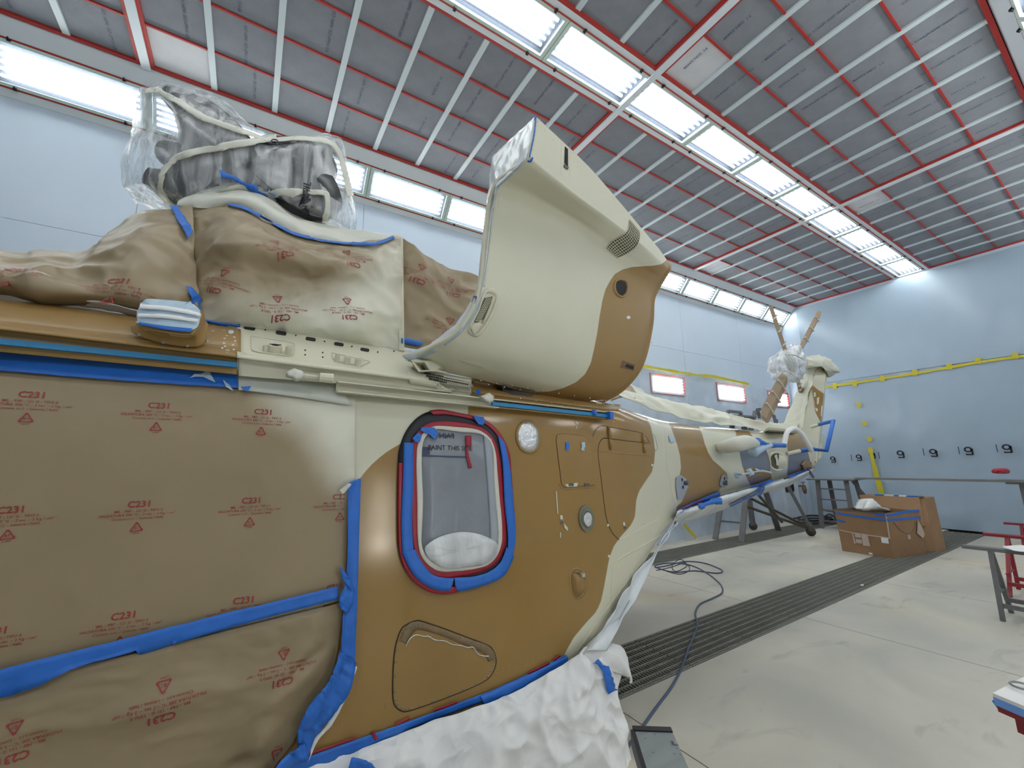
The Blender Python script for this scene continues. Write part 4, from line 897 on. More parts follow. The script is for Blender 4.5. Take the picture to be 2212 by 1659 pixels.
# vents and openings of the cowling
patch('flange_slot', [(1220, 317), (1226, 323), (1226, 359), (1219, 352)], cB, 'hole', cowl.o, .003, .003, sub=2)
seam([(1219, 315), (1227, 322), (1228, 366), (1217, 358)], 'cream', .0022, cowl.o, True, bv=cB, name='slot_rim', lin=True)
patch('slot_latch', [(1218, 355), (1227, 362), (1225, 367), (1217, 361)], cB, 'darkmetal', cowl.o, .006, .004)
b = MB()
for k in range(13): t = k/12; c, n = cast(1213-2*t, 305+t*70, cB, .001); b.dome(c, n, .0035, .0015, 6, 1)
for k in range(11): t = k/10; c, n = cast(1232-2*t, 318+t*60, cB, .001); b.dome(c, n, .0035, .0015, 6, 1)
for k in range(16): t = k/15; c, n = cast(1160+t*260, 264+t*288, cB, .001); b.dome(c, n, .0035, .0015, 6, 1)
for k in range(7): t = k/6; c, n = cast(1162-t*12, 262+t*62, cB, .001); b.dome(c, n, .0035, .0015, 6, 1)
b.build('flange_rivets', 'creamsh', cowl.o, kind='stuff')
# curved wire mesh grille
ga = [(1359, 475), (1357, 492), (1350, 503), (1335, 512), (1318, 523), (1309, 536)]; gb = [(1381, 502), (1380, 518), (1372, 533), (1360, 543), (1345, 552), (1333, 557)]
M['mesh_dark'] = mat('dark mesh backing', (.10, .095, .05), .7)
ribbon('grille_backing', ga, gb, cB, 'mesh_dark', cowl.o, off=.002, n=30)
A_ = crs([(*q, 0) for q in ga], 36); B2 = crs([(*q, 0) for q in gb], 36); b = MB()
for i in range(0, 37, 2): b.tube([cast(*A_[i].lerp(B2[i], t)[:2], cB, .005)[0] for t in (0, .33, .66, 1)], .0022, 4)
for j in range(8): b.tube([cast(*A_[i].lerp(B2[i], j/7)[:2], cB, .005)[0] for i in range(0, 37, 3)], .0022, 4)
b.build('grille_wires', 'cream', cowl.o, kind='stuff')
# scoop with perforated grille on the cream part
annulus('scoop_bead', [(1053, 622), (1075, 627), (1078, 650), (1060, 690), (1035, 725), (1016, 724), (1010, 710), (1030, 670), (1040, 640)], [(1052, 634), (1066, 638), (1068, 650), (1054, 685), (1034, 714), (1022, 715), (1018, 706), (1034, 672), (1044, 645)], 'cream', cowl.o, .001, .004, 3, h=lambda t: .012*math.sin(t*PI), bv=cB)
patch('scoop_grille', [(1046, 644), (1062, 641), (1058, 656), (1044, 689), (1028, 697), (1022, 694)], cB, 'mesh_dark', cowl.o, .005, .004, sub=3)
patch('scoop_lip', [(1013, 706), (1024, 697), (1036, 698), (1030, 716), (1020, 722)], cB, 'cream', cowl.o, .018, .018, sub=3, smooth=True)
patch('scoop_wall', [(1062, 641), (1067, 643), (1061, 660), (1048, 690), (1040, 700), (1044, 689), (1058, 656)], cB, 'creamsh', cowl.o, .012, .01, sub=2)
b = MB()
for k in range(13):
    for j in range(4):
        t = k/12; c, n = cast(1049-t*22+j*4.0*(1-t*.2), 646+t*47-j*.5, cB, .006); b.dome(c, n, .0035, .0006, 6, 1)
b.build('grille_dots', 'cream', cowl.o, kind='stuff')
# oval screened vent in the tan part
annulus('oval_vent_rim', [(1330, 605), (1340, 602), (1352, 606), (1356, 618), (1354, 634), (1346, 643), (1334, 640), (1326, 628), (1325, 614)], [(1332, 609), (1340, 606), (1350, 610), (1353, 620), (1351, 632), (1344, 639), (1336, 636), (1330, 627), (1329, 616)], 'brown', cowl.o, .002, .004, 3, h=lambda t: .010*math.sin(t*PI), bv=cB)
patch('oval_vent_screen', [(1332, 609), (1340, 606), (1350, 610), (1353, 620), (1351, 632), (1344, 639), (1336, 636), (1330, 627), (1329, 616)], cB, 'hole', cowl.o, .003, .002)
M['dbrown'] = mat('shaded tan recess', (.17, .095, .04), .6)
patch('square_vent', [(1344, 778), (1371, 787), (1368, 801), (1339, 793)], cB, 'dbrown', cowl.o, .003, .003, sub=3)
patch('square_vent_hole', [(1353, 786), (1368, 791), (1366, 798), (1349, 792)], cB, 'hole', cowl.o, .0045, .002, sub=2)
seam([(1344, 778), (1371, 787), (1368, 801), (1339, 793)], 'brown', .003, cowl.o, True, bv=cB, name='vent_rim', lin=True)
patch('flush_slot', [(990, 776), (1000, 778), (1044, 791), (1049, 796), (1038, 795), (995, 783)], cB, 'creamsh', cowl.o, .0025, .002, sub=2)
patch('paint_chip', ellipse(1357, 686, 4, 3.5), cB, 'white', cowl.o, .003, .002)
b = MB()
for q in ((1408, 740), (1310, 780), (1385, 700), (1300, 745)): c, n = cast(*q, cB, 0); b.dome(c, n, .004, .002, 6, 1)
b.build('cowling_screws', 'brown', cowl.o, kind='stuff')
# square duct at the front lower corner
D = [[(892, 776, 2.02), (925, 778, 2.02), (932, 800, 2.0), (905, 800, 2.0)], [(886, 772, 1.93), (921, 776, 1.93), (933, 803, 1.93), (900, 803, 1.93)]]
o4 = [P(*q) for q in ((888, 778, 1.95), (922, 780, 1.95), (936, 802, 1.95), (904, 803, 1.95))]; i4 = [P(*q) for q in ((894, 782, 1.955), (917, 783, 1.955), (928, 799, 1.955), (909, 800, 1.955))]
e4 = [P(*q) for q in ((930, 770, 2.06), (975, 780, 2.06), (965, 795, 2.06), (925, 800, 2.08))]; d4 = [p+Vector((.03, .12, 0)) for p in i4]
V = o4+i4+e4+d4; F = [(k, (k+1) % 4, 4+(k+1) % 4, 4+k) for k in range(4)]+[(8+k, 8+(k+1) % 4, (k+1) % 4, k) for k in range(4)]+[(4+k, 4+(k+1) % 4, 12+(k+1) % 4, 12+k) for k in range(4)]
obj('duct_scoop', V, F, 'cream', cowl.o); obj('duct_back', d4, [(0, 1, 2, 3)], 'mesh_dark', cowl.o)

# ================================================================ MASKING PAPER AND TAPE ON THE HELICOPTER
def edge_x(py):
    T = [(780, 768), (850, 766), (1030, 765), (1060, 752), (1250, 745), (1300, 740), (1400, 728), (1450, 716), (1500, 690), (1560, 650), (1600, 632), (1640, 600), (1700, 560), (1860, 420)]
    return float(np.interp(py, [t[0] for t in T], [t[1] for t in T]))
def paper_grid(name, xl, top, bot, xr, nu, nv, bvhs, off, amp, m, deep=None, freq=6):
    G_ = []
    for j in range(nv+1):
        r = []
        for i in range(nu+1):
            u = i/nu; ya = top(u) ; yb = bot(u); py = ya+(yb-ya)*j/nv; px = xl+(xr(py)-xl)*u
            p, n = cast(px, py, bvhs, 0); w_ = abs(fold(Vector((p.x, p.y, p.z*1.6)), freq, amp))
            if deep: w_ += deep(px, py)
            e = min(u, 1-u, j/nv*1.0+.02, 1)*20; w_ *= min(1, .15+e)
            r.append(p+Vector((0, -1, 0))*(off+w_))
        G_.append(r)
    V = [v for r in G_ for v in r]; F = gridfaces(nu, nv)
    n0 = (V[F[0][1]]-V[F[0][0]]).cross(V[F[0][2]]-V[F[0][0]])
    if n0.y > 0: F = [tuple(reversed(f)) for f in F]
    s = Sheet(); s.o = obj(name, V+[v+Vector((0, .002, 0)) for v in V], F+[tuple(len(V)+k for k in reversed(f)) for f in F], m, None, True); s.V = V+V; s.bvh = BVHTree.FromPolygons([tuple(v) for v in V], F); return s
XLF = -620
lin2 = lambda a, b, xa, xb: (lambda x: a+(b-a)*(x-xa)/(xb-xa))
p1 = paper_grid('masking_paper', XLF, lambda u: 800+(XLF+u*(765-XLF))*.077+2, lambda u: 1480-(XLF+u*(750-XLF))*.2466, lambda py: edge_x(py), 170, 70, [SB], .012, .004, 'spray', lambda x, y: 0, 3.2)
tag(p1.o, 'upper sheet of printed brown masking paper on the sliding door, oversprayed at right', 'paper')
def bulge(x, y):
    def g(cx, cy, sx, sy, a, rot=0):
        dx, dy = x-cx, y-cy; u = dx*math.cos(rot)+dy*math.sin(rot); v = -dx*math.sin(rot)+dy*math.cos(rot); return a*math.exp(-(u/sx)**2-(v/sy)**2)
    return g(600, 1480, 150, 30, .035, -.75)+g(640, 1440, 90, 14, -.03, -.7)+g(560, 1580, 50, 24, .04, -.9)+g(380, 1500, 220, 50, .03, -.25)+g(60, 1480, 120, 20, -.02, -.3)+g(520, 1640, 40, 18, -.035, -.5)+.02
p2 = paper_grid('masking_paper', XLF, lambda u: 1482-(XLF+u*(748-XLF))*.2466, lambda u: 1900-100*u, lambda py: edge_x(py), 170, 80, [SB], .012, .010, 'paper', bulge, 5)
tag(p2.o, 'lower sheet of printed brown masking paper with creases, printed upside down', 'paper')
setattr_px(p1.o, p1.V, 'spray', [[(580, 840), (800, 840), (800, 1075), (735, 1060), (700, 985), (665, 930), (610, 890)]])
setattr_px(p1.o, p1.V, 'none', [[(0, 0), (1, 0), (1, 1)]])
pB = [p1.bvh, p2.bvh]; aB = pB+[SB]
for (c, r) in (((62, 884), (158, 7)), ((340, 905), (128, 5)), ((566, 916), (104, 6)), ((298, 1120), (136, -9)), ((541, 1110), (112, -7)), ((20, 1135), (165, -13)), ((735, 1100), (94, -5)), ((262, 1365), (146, -21)), ((523, 1330), (124, -18)), ((-20, 1400), (170, -26))):
    printed('print', *BLK, c, r, [p1.bvh], 'ink', p1.o, clip=lambda x, y: y < 1478-x*.2466 and x < edge_x(y)-6)
v, f = text2d('C231', .15, .012); printed('print', v, f, (722, 1272), (100, -18), [p1.bvh], 'ink', p1.o, clip=lambda x, y: x < edge_x(y)-2)
for (c, r) in (((612, 1436), (-124, 30)), ((350, 1512), (-168, 47)), ((30, 1597), (-185, 56)), ((590, 1660), (-120, 40))):
    printed('print', *BLK, c, r, [p2.bvh], 'ink', p2.o, clip=lambda x, y: x < edge_x(y)-4)
# blue tapes framing the door papers
t1 = ribbon('blue_tape', [(XLF, 712), (0, 757), (250, 784), (512, 809)], [(XLF, 758), (0, 806), (250, 826), (515, 842)], aB, 'blue', off=.016, n=80, k=4, wr=.002); tag(t1, 'wide blue tape along the top of the door paper beneath the roof rail', 'tape')
t1b = ribbon('sprayed_tape', [(514, 812), (620, 822), (728, 834)], [(515, 846), (620, 858), (760, 878)], aB, 'sprayed', off=.016, n=30, k=3, wr=.001); tag(t1b, 'tape above the door paper dulled with cream overspray', 'tape')
b = MB(); A = [P(0, 738, 1.975), P(512, 789, 1.975)]; a0 = A[0].lerp(A[1], -1.6); b.bar(a0, A[1], .018, .020); o = b.build('light_blue_tape', 'ltblue'); tag(o, 'light blue tape lying in the groove of the roof rail at left', 'tape')
t2 = ribbon('blue_tape', [(XLF, 1601), (0, 1440), (250, 1378), (500, 1317), (728, 1262)], [(XLF, 1662), (0, 1492), (250, 1424), (500, 1350), (728, 1290)], aB, 'blue', off=.030, n=90, k=4, wr=.004); tag(t2, 'slanting blue tape joining the two door papers', 'tape')
t3 = thing('blue_tape', 'crumpled blue tape down the rear edge of the door papers', 'tape', cast(750, 1200, [SB])[0])
ribbon('tape_run', [(748, 1042), (747, 1150), (744, 1250), (733, 1330), (728, 1400)], [(776, 1032), (772, 1150), (768, 1290), (766, 1340), (762, 1430)], aB, 'blue', t3, off=.034, n=60, k=5, wr=.006)
ribbon('tape_run', [(729, 1218), (733, 1240), (740, 1258), (729, 1285), (728, 1310)], [(745, 1235), (755, 1250), (760, 1290), (752, 1310), (745, 1320)], aB, 'blue', t3, off=.045, n=30, k=3, wr=.008)
ribbon('tape_run', [(722, 1395), (706, 1440), (672, 1490), (640, 1540), (634, 1590), (640, 1618)], [(764, 1420), (750, 1480), (716, 1530), (684, 1570), (664, 1612), (650, 1632)], aB, 'blue', t3, off=.045, n=60, k=5, wr=.014)
ribbon('tape_run', [(655, 1590), (620, 1605), (580, 1640), (540, 1690)], [(662, 1622), (640, 1630), (612, 1659), (580, 1720)], aB, 'blue', t3, off=.05, n=30, k=3, wr=.01)
ribbon('tape_backing', [(764, 1432), (735, 1500), (700, 1560), (672, 1590), (668, 1620)], [(768, 1434), (744, 1500), (712, 1560), (684, 1590), (664, 1634)], [SB], 'white', t3, off=.03, n=30, k=2, wr=.006)
t4 = thing('blue_tape', 'long blue tape along the lower edge of the tan cabin side', 'tape', cast(1000, 1530, [SB])[0])
ribbon('tape_run', [(560, 1668), (770, 1594), (880, 1556), (1040, 1497), (1130, 1458), (1222, 1412)], [(560, 1700), (770, 1622), (880, 1574), (1040, 1514), (1130, 1475), (1216, 1426)], [SB], 'blue', t4, off=.008, n=90, k=3, wr=.002)
ribbon('tape_run', [(1034, 1500), (1120, 1462), (1222, 1414)], [(1050, 1530), (1130, 1490), (1224, 1428)], [SB], 'blue', t4, off=.016, n=40, k=3, wr=.003)
ribbon('tape_run', [(750, 1606), (790, 1612), (830, 1650), (860, 1680)], [(740, 1640), (770, 1640), (800, 1670), (820, 1700)], [SB], 'blue', t4, off=.08, n=30, k=3, wr=.01)
t5 = thing('red_tape', 'dashes of red tape edging the lower blue tape', 'tape', cast(900, 1545, [SB])[0])
for a, c in (((560, 1662), (766, 1591)), ((803, 1578), (812, 1594)), ((852, 1563), (884, 1548)), ((936, 1532), (986, 1514)), ((1138, 1453), (1184, 1430)), ((1194, 1424), (1207, 1414))):
    strip('tape_run', [a, ((a[0]+c[0])/2, (a[1]+c[1])/2), c], 5 if a[0] != 803 else 8, [SB], 'redtape', t5, off=.011, n=20, k=1)
# torn white and faded pieces near the top of the door paper
tp_ = thing('torn_tape_scraps', 'torn pale tape scraps over the blue tape near the roof rail', 'tape', cast(450, 830, [SB])[0])
for pl in ([(410, 824), (420, 817), (440, 815), (453, 804), (454, 815), (466, 832), (452, 828), (440, 822), (422, 821)], [(482, 828), (494, 836), (504, 850), (488, 842)]):
    patch('tape_scrap', pl, aB, 'palblue', tp_, .024, .002, sub=3, wr=.006)
patch('tape_scrap', [(520, 843), (541, 842), (536, 853), (528, 850)], aB, 'blue', tp_, .03, .002, sub=2, wr=.004)
patch('tape_scrap', [(730, 1058), (750, 1042), (755, 1046), (738, 1066)], aB, 'mask', tp_, .04, .002, sub=2)
# engine bay papers
pr = {}
A = sheet('masking_paper', net([
 [(-420, 560, 2.26), (0, 633, 2.26), (90, 645, 2.26), (200, 660, 2.26), (300, 672, 2.26), (370, 690, 2.25), (432, 700, 2.25)],
 [(-420, 530, 2.20), (0, 606, 2.20), (90, 622, 2.16), (190, 632, 2.18), (300, 640, 2.16), (370, 650, 2.20), (428, 640, 2.28)],
 [(-420, 500, 2.30), (0, 580, 2.28), (90, 592, 2.24), (170, 596, 2.30), (290, 560, 2.26), (360, 560, 2.28), (420, 570, 2.38)],
 [(-420, 470, 2.7), (0, 560, 2.5), (90, 562, 2.5), (190, 556, 2.55), (270, 508, 2.45), (340, 484, 2.5), (418, 500, 2.53)],
 [(-420, 450, 3.2), (0, 547, 3.0), (90, 547, 3.0), (183, 549, 2.95), (243, 508, 2.8), (310, 462, 2.75), (418, 447, 2.73)]]), 110, 60, 'paper', None, amp=.030, freq=4.4, lin=(False, False), thick=.003, edge=.004)
tag(A.o, 'brown printed masking paper draped over the roof ahead of the engine bay', 'paper')
Bp = sheet('masking_paper', net([
 [(414, 702, 2.30), (520, 701, 2.29), (600, 711, 2.31), (690, 726, 2.32), (780, 741, 2.32), (862, 757, 2.32)],
 [(410, 660, 2.30), (510, 660, 2.22), (600, 672, 2.23), (690, 690, 2.25), (780, 700, 2.26), (864, 705, 2.34)],
 [(408, 590, 2.46), (505, 590, 2.26), (600, 600, 2.30), (690, 612, 2.30), (780, 618, 2.31), (866, 620, 2.40)],
 [(406, 520, 2.60), (500, 520, 2.24), (595, 540, 2.25), (680, 565, 2.24), (770, 560, 2.30), (867, 560, 2.44)],
 [(404, 480, 2.72), (500, 478, 2.46), (590, 505, 2.44), (670, 532, 2.42), (760, 540, 2.44), (866, 530, 2.48)],
 [(402, 452, 2.84), (495, 447, 2.70), (575, 478, 2.66), (650, 514, 2.60), (750, 530, 2.55), (864, 514, 2.52)]]), 110, 80, 'spray', None, amp=.024, freq=5.2, thick=.003, edge=.003)
tag(Bp.o, 'brown printed paper on the engine bay, its lower half dusted with cream paint', 'paper')
setattr_px(Bp.o, Bp.V, 'spray', [[(380, 690), (470, 665), (600, 655), (700, 650), (760, 600), (830, 540), (880, 500), (900, 800), (400, 800)]])
Cp = sheet('masking_paper', net([
 [(868, 752, 2.38), (910, 760, 2.36), (960, 762, 2.34), (1010, 760, 2.32), (1060, 760, 2.30)],
 [(868, 680, 2.46), (915, 685, 2.44), (965, 690, 2.46), (1015, 690, 2.44), (1070, 690, 2.44)],
 [(868, 600, 2.56), (915, 610, 2.50), (965, 625, 2.54), (1015, 640, 2.52), (1080, 650, 2.54)],
 [(866, 517, 2.62), (915, 552, 2.60), (965, 580, 2.64), (1015, 592, 2.62), (1080, 640, 2.64)]]), 70, 60, 'paper', None, amp=.03, freq=4, thick=.003, edge=.003)
tag(Cp.o, 'brown printed masking paper between the engine post and the open cowling', 'paper')
for s, c, r in ((A, (244, 633), (-0+132, 14)), (A, (20, 600), (120, -8)), (Bp, (476, 604), (-104, -16)), (Bp, (605, 530), (-100, -8)), (Bp, (603, 660), (-112, -8)), (Bp, (752, 664), (-112, -4)), (Bp, (755, 556), (-100, -8)), (Cp, (908, 588), (-86, -46)), (Cp, (975, 618), (-80, -20)), (Cp, (972, 705), (-80, -18))):
    printed('print', *BLK, c, r, [s.bvh], 'ink', s.o, off=.003, fall=2.4, width=.28 if s is Cp else .21, clip=lambda x, y: not (412 < x < 424))
eB = [A.bvh, Bp.bvh, Cp.bvh]
for i, (a, c, lab) in enumerate((([(369, 452), (378, 470), (392, 500), (402, 520)], [(386, 450), (396, 468), (408, 490), (416, 506)], 'blue tape strap over the brown paper at the top left of the engine bay'),
                               ([(398, 624), (406, 642), (415, 662), (424, 676)], [(412, 628), (420, 640), (430, 654), (434, 668)], 'frayed blue tape at the paper seam behind the taped antenna fairing'))):
    tag(ribbon('blue_tape', a, c, eB, 'blue', off=.012, n=30, k=4, wr=.012, fall=2.4), lab, 'tape')
tag(ribbon('blue_tape', [(440, 690), (480, 694), (518, 699)], [(440, 700), (480, 703), (519, 707)], eB+dB, 'blue', off=.012, n=20, k=2, wr=.003), 'short blue tape at the paper foot beside the first deck slot', 'tape')
tag(ribbon('blue_tape', [(866, 731), (890, 735), (915, 741)], [(866, 742), (888, 746), (906, 750)], eB, 'blue', off=.012, n=20, k=2, wr=.003, fall=2.3), 'blue tape under the brown paper in front of the cowling edge', 'tape')
# white paper over the gearbox and its blue tape
Dp = sheet('white_paper', net([
 [(384, 447, 2.78), (440, 452, 2.74), (505, 447, 2.72), (565, 468, 2.70), (625, 505, 2.66), (700, 526, 2.60), (780, 532, 2.57), (866, 512, 2.54)],
 [(390, 440, 2.80), (440, 428, 2.74), (505, 425, 2.70), (570, 440, 2.70), (630, 480, 2.68), (700, 503, 2.66), (780, 515, 2.64), (860, 511, 2.60)],
 [(396, 436, 2.95), (440, 412, 2.95), (505, 399, 2.95), (572, 413, 2.95), (640, 466, 2.95), (710, 490, 2.95), (775, 501, 2.9), (852, 510, 2.8)]]), 90, 36, 'mask', None, amp=.02, freq=5, thick=.003); tag(Dp.o, 'white paper hood taped around the gearbox below the wrapped rotor head', 'paper')
tag(strip('blue_tape', [(493, 445), (530, 455), (575, 477), (630, 507), (690, 521), (750, 529), (812, 531)], 6, [Dp.bvh]+eB, 'blue', off=.012, n=60, k=2, wr=.003, fall=2.6), 'blue tape joining the white hood to the brown engine paper', 'tape')
tag(strip('blue_tape', [(810, 531), (835, 522), (852, 515)], 6, [Dp.bvh]+eB, 'blue', off=.012, n=20, k=2, fall=2.6), 'short blue tape climbing to the corner of the engine post', 'tape')

# ================================================================ WRAPPED ROTOR HEAD
b = MB(); b.tube([P(560, 475, 3.25), P(558, 440, 3.25), P(556, 400, 3.25), P(552, 345, 3.25)], [.34, .36, .32, .20], 24); b.tube([P(556, 405, 3.25), P(556, 392, 3.25)], .46, 24); b.build('rotor_mast', 'hub', heli, True)
b = MB(); b.tube([P(470, 400, 3.15), P(462, 340, 3.15), P(440, 280, 3.2), P(405, 232, 3.25), P(365, 205, 3.3)], [.12, .18, .15, .10, .06], 14); b.build('blade_sleeve', 'hub', heli, True)
b = MB(); b.tube([P(530, 320, 3.3), P(490, 280, 3.3), P(440, 240, 3.3), P(388, 212, 3.3)], [.08, .10, .09, .07], 14); b.build('blade_sleeve', 'hub', heli, True)
b = MB(); b.tube([P(560, 395, 3.15), P(620, 376, 3.1), P(675, 362, 3.1), P(712, 352, 3.1)], [.22, .25, .20, .10], 14); b.build('blade_sleeve', 'hub', heli, True)
b = MB(); b.tube([P(600, 430, 3.05), P(670, 425, 3.0), P(725, 415, 2.98)], [.22, .22, .12], 14); b.build('blade_sleeve', 'hub', heli, True)
b = MB(); b.tube([P(400, 440, 3.2), P(425, 400, 3.15), P(410, 350, 3.2), P(360, 330, 3.3)], [.12, .16, .12, .08], 14); b.build('damper_arm', 'hub', heli, True)
b = MB(); b.tube([P(420, 420, 3.2), P(360, 400, 3.2), P(318, 380, 3.2)], [.12, .10, .06], 12); b.build('pitch_link', 'hub', heli, True)
b = MB(); b.tube([P(480, 320, 3.05), P(480, 300, 3.05)], .10, 14); b.build('damper', 'hub', heli, True)
OUT = [(316, 197), (335, 200), (352, 180), (400, 190), (465, 209), (498, 232), (526, 258), (548, 280), (567, 297), (610, 300), (650, 299), (680, 292), (702, 289), (728, 299), (735, 325), (741, 355), (750, 400), (765, 462), (758, 495), (730, 488), (700, 483), (660, 470), (630, 450), (575, 440), (500, 440), (440, 446), (396, 446), (370, 446), (355, 436), (315, 418), (274, 399), (277, 341), (288, 300), (296, 272), (305, 235)]
fm = pillow('rotor_wrap', OUT, 3.25, .50, 'film', None, 12, 110, .045, 5, c=(520, 350)); tag(fm.o, 'clear plastic film wrapped around the rotor head on the helicopter roof', 'plastic wrap')
inner = [(c[0]*.93+525*.07, c[1]*.93+350*.07) for c in OUT]
fB2 = [fm.bvh]
def band(pts, w_, lab): return tag(strip('masking_tape', pts, w_, fB2, 'mask', off=.02, n=70, k=3, wr=.004, fall=2.9), lab, 'tape')
band([(320, 205), (345, 203), (380, 222), (430, 255), (480, 275), (530, 292), (580, 308), (650, 306), (705, 310), (728, 335), (742, 385), (752, 425)], lambda t: 11+2*math.sin(t*8), 'long cream tape over the top of the wrapped rotor head')
band([(598, 304), (540, 311), (480, 322), (420, 335), (380, 350), (352, 385), (352, 410), (366, 430), (378, 445)], lambda t: 13+2*math.sin(t*7), 'curved cream tape across the front of the wrapped rotor head')
band([(560, 413), (620, 416), (670, 418), (698, 420), (703, 440), (701, 475)], 11, 'cream tape around the lower right of the wrapped rotor head')
band([(402, 445), (430, 428), (470, 410), (505, 402), (540, 405), (575, 418), (600, 436), (625, 462)], 7, 'cream tape arching over the gearbox hood')
tag(ribbon('blue_tape', [(474, 373), (510, 387), (545, 400), (575, 413), (592, 436)], [(478, 389), (510, 394), (545, 408), (570, 422), (590, 434)], fB2+[Dp.bvh], 'blue', off=.03, n=30, k=2, fall=2.9), 'blue tape stripe on the film just above the gearbox hood', 'tape')
v, f = text2d('TECHNO', .30, .01)
printed('print', *text2d('THIL', .34, .02), (666, 420), (2, -60), fB2, 'inkblack', fm.o, off=.03, fall=2.9)
printed('print', *text2d('ONNT', .34, .02), (664, 440), (-6, -50), fB2, 'inkblack', fm.o, off=.03, fall=2.9)
seam([(598, 324), (601, 322), (601, 314), (590, 313), (589, 321), (609, 322)], 'inkblack', .004, fm.o, bv=fB2, off=.03, name='print')

# ================================================================ TAIL
def PT(px, py, y): return P(px, py, y)
tailskin = creamf = 'creamfilm'
Tp = sheet('tail_cover', net([
 [(1330, 862, 2.45), (1375, 880, 2.5), (1420, 893, 2.6), (1500, 908, 2.75), (1580, 922, 2.85), (1650, 932, 2.95), (1722, 934, 3.05)],
 [(1335, 846, 2.6), (1372, 860, 2.65), (1420, 872, 2.75), (1500, 888, 2.9), (1580, 905, 3.0), (1650, 918, 3.05), (1722, 925, 3.1)],
 [(1345, 822, 3.0), (1375, 846, 3.1), (1410, 866, 3.15), (1500, 880, 3.2), (1560, 896, 3.25), (1620, 910, 3.25), (1722, 918, 3.3)]]), 110, 24, 'creamfilm', None, amp=.05, freq=3.5, thick=.004, stretch=(.6, 1, 1.6)); tag(Tp.o, 'cream dusted film draped along the top of the tail boom', 'plastic sheet')
ep = sheet('masking_paper', net([[(1318, 868, 2.5), (1350, 860, 2.5), (1372, 862, 2.5)], [(1345, 826, 2.8), (1362, 836, 2.8), (1372, 850, 2.8)]]), 16, 12, 'paper', None, amp=.02, freq=6); tag(ep.o, 'small piece of brown paper sticking up behind the cowling above the tail root', 'paper')
# fin
def prism(name, base, top, m, parent, n=14):
    V = []; F = []; k = len(base)
    for j in range(n+1): V += [b_.lerp(t_, j/n) for b_, t_ in zip(base, top)]
    for j in range(n): F += [(j*k+i, (j+1)*k+i, (j+1)*k+(i+1) % k, j*k+(i+1) % k) for i in range(k)]
    F += [tuple(range(k)), tuple(n*k+i for i in range(k-1, -1, -1))]
    return obj(name, V, F, m, parent), V, BVHTree.FromPolygons([tuple(v) for v in V], F)
base = [PT(1690, 925, 3.5), PT(1730, 935, 3.12), PT(1764, 1000, 3.0), PT(1769, 1000, 3.2), PT(1750, 935, 3.6)]
topp = [PT(1743, 791, 3.42), PT(1765, 786, 3.18), PT(1784, 804, 3.10), PT(1787, 806, 3.22), PT(1772, 790, 3.5)]
fin, FV, FB = prism('tail_fin', base, topp, 'heli', heli, 30)
setattr_px(fin, FV, 'brown', [[(1753, 830), (1783, 853), (1776, 918), (1764, 900), (1750, 865)]]); setattr_px(fin, FV, 'grey', [[(0, 0), (1, 0), (0, 1)]])
tF = [FB, SB]
fc = sheet('fin_cover', [[q+Vector((-.03, -.03, 0)) for q in r] for r in net([[(1688, 926, 3.5), (1710, 932, 3.3), (1733, 936, 3.10)], [(1710, 872, 3.46), (1728, 872, 3.28), (1741, 880, 3.10)], [(1730, 822, 3.44), (1742, 824, 3.26), (1752, 828, 3.12)], [(1745, 785, 3.42), (1756, 783, 3.3), (1766, 786, 3.16)]])], 16, 50, 'creamfilm', None, amp=.03, freq=5); tag(fc.o, 'wrinkled cream dusted film taped down the front of the tail fin', 'plastic sheet')
for pl in ([(1757, 848), (1761, 848), (1762, 856), (1758, 858)], [(1764, 860), (1769, 858), (1768, 872), (1764, 874)], [(1761, 880), (1766, 884), (1765, 890), (1761, 886)], [(1774, 876), (1776, 878), (1774, 900), (1772, 898)]): patch('scuffed_paint', pl, tF, 'cream', fin, .006, .002)
# end of tail boom fairing
b, bv_, bb = prism('tail_end', [PT(1735, 940, 3.05), PT(1752, 1005, 3.0), PT(1772, 990, 3.1), PT(1772, 940, 3.2)], [PT(1735, 935, 3.5), PT(1752, 1005, 3.5), PT(1778, 985, 3.5), PT(1778, 935, 3.5)], 'cream', heli, 4)
# stabiliser
q = [G(x, y, 1.99) for x, y in ((1641, 939), (1661, 928), (1693, 931), (1722, 938), (1757, 946), (1748, 955), (1700, 950))]
M['shadecream'] = mat('underside shaded cream', (.46, .45, .33), .5)  # cream darkened: shade of the underside put into the colour
plate3('stabiliser', q, (0, 0, .03), 'shadecream', heli)
# tail rotor: blades wrapped in brown paper, hub in film
def blade(a, bq, w_, y_, m, lab):
    A_, B2 = P(*a, y_), P(*bq, y_); d = (B2-A_).normalized(); s = d.cross(Vector((0, 1, 0))).normalized()*w_/2; pts = []; V = []
    for t, k in ((0, .75), (.1, .9), (.35, 1), (.8, 1), (.95, .95), (1, .6)):
        c = A_.lerp(B2, t); V += [c+s*k+Vector((0, .01, 0)), c+Vector((0, -.022, 0)), c-s*k+Vector((0, .01, 0)), c+Vector((0, .03, 0))]
    F = [(i*4+j, i*4+(j+1) % 4, (i+1)*4+(j+1) % 4, (i+1)*4+j) for i in range(5) for j in range(4)]+[(0, 3, 2, 1), (20, 21, 22, 23)]
    o = obj('rotor_blade', V, F, m, heli, label=lab); n_ = 0
    for t in (.22, .5, .78):
        c = A_.lerp(B2, t); MB().bar(c-s*.97+d*.02+Vector((0, -.012, 0)), c+s*.97-d*.02+Vector((0, -.012, 0)), .014, .026, (0, 1, 0)).build('tape_band', 'mask', o)
M['kraftpaper'] = mat('blade wrapping paper', (.33, .235, .15), .6)
blade((1700, 765), (1666, 662), .13, 2.95, 'kraftpaper', 'tail rotor blade wrapped in brown paper, pointing up and left')
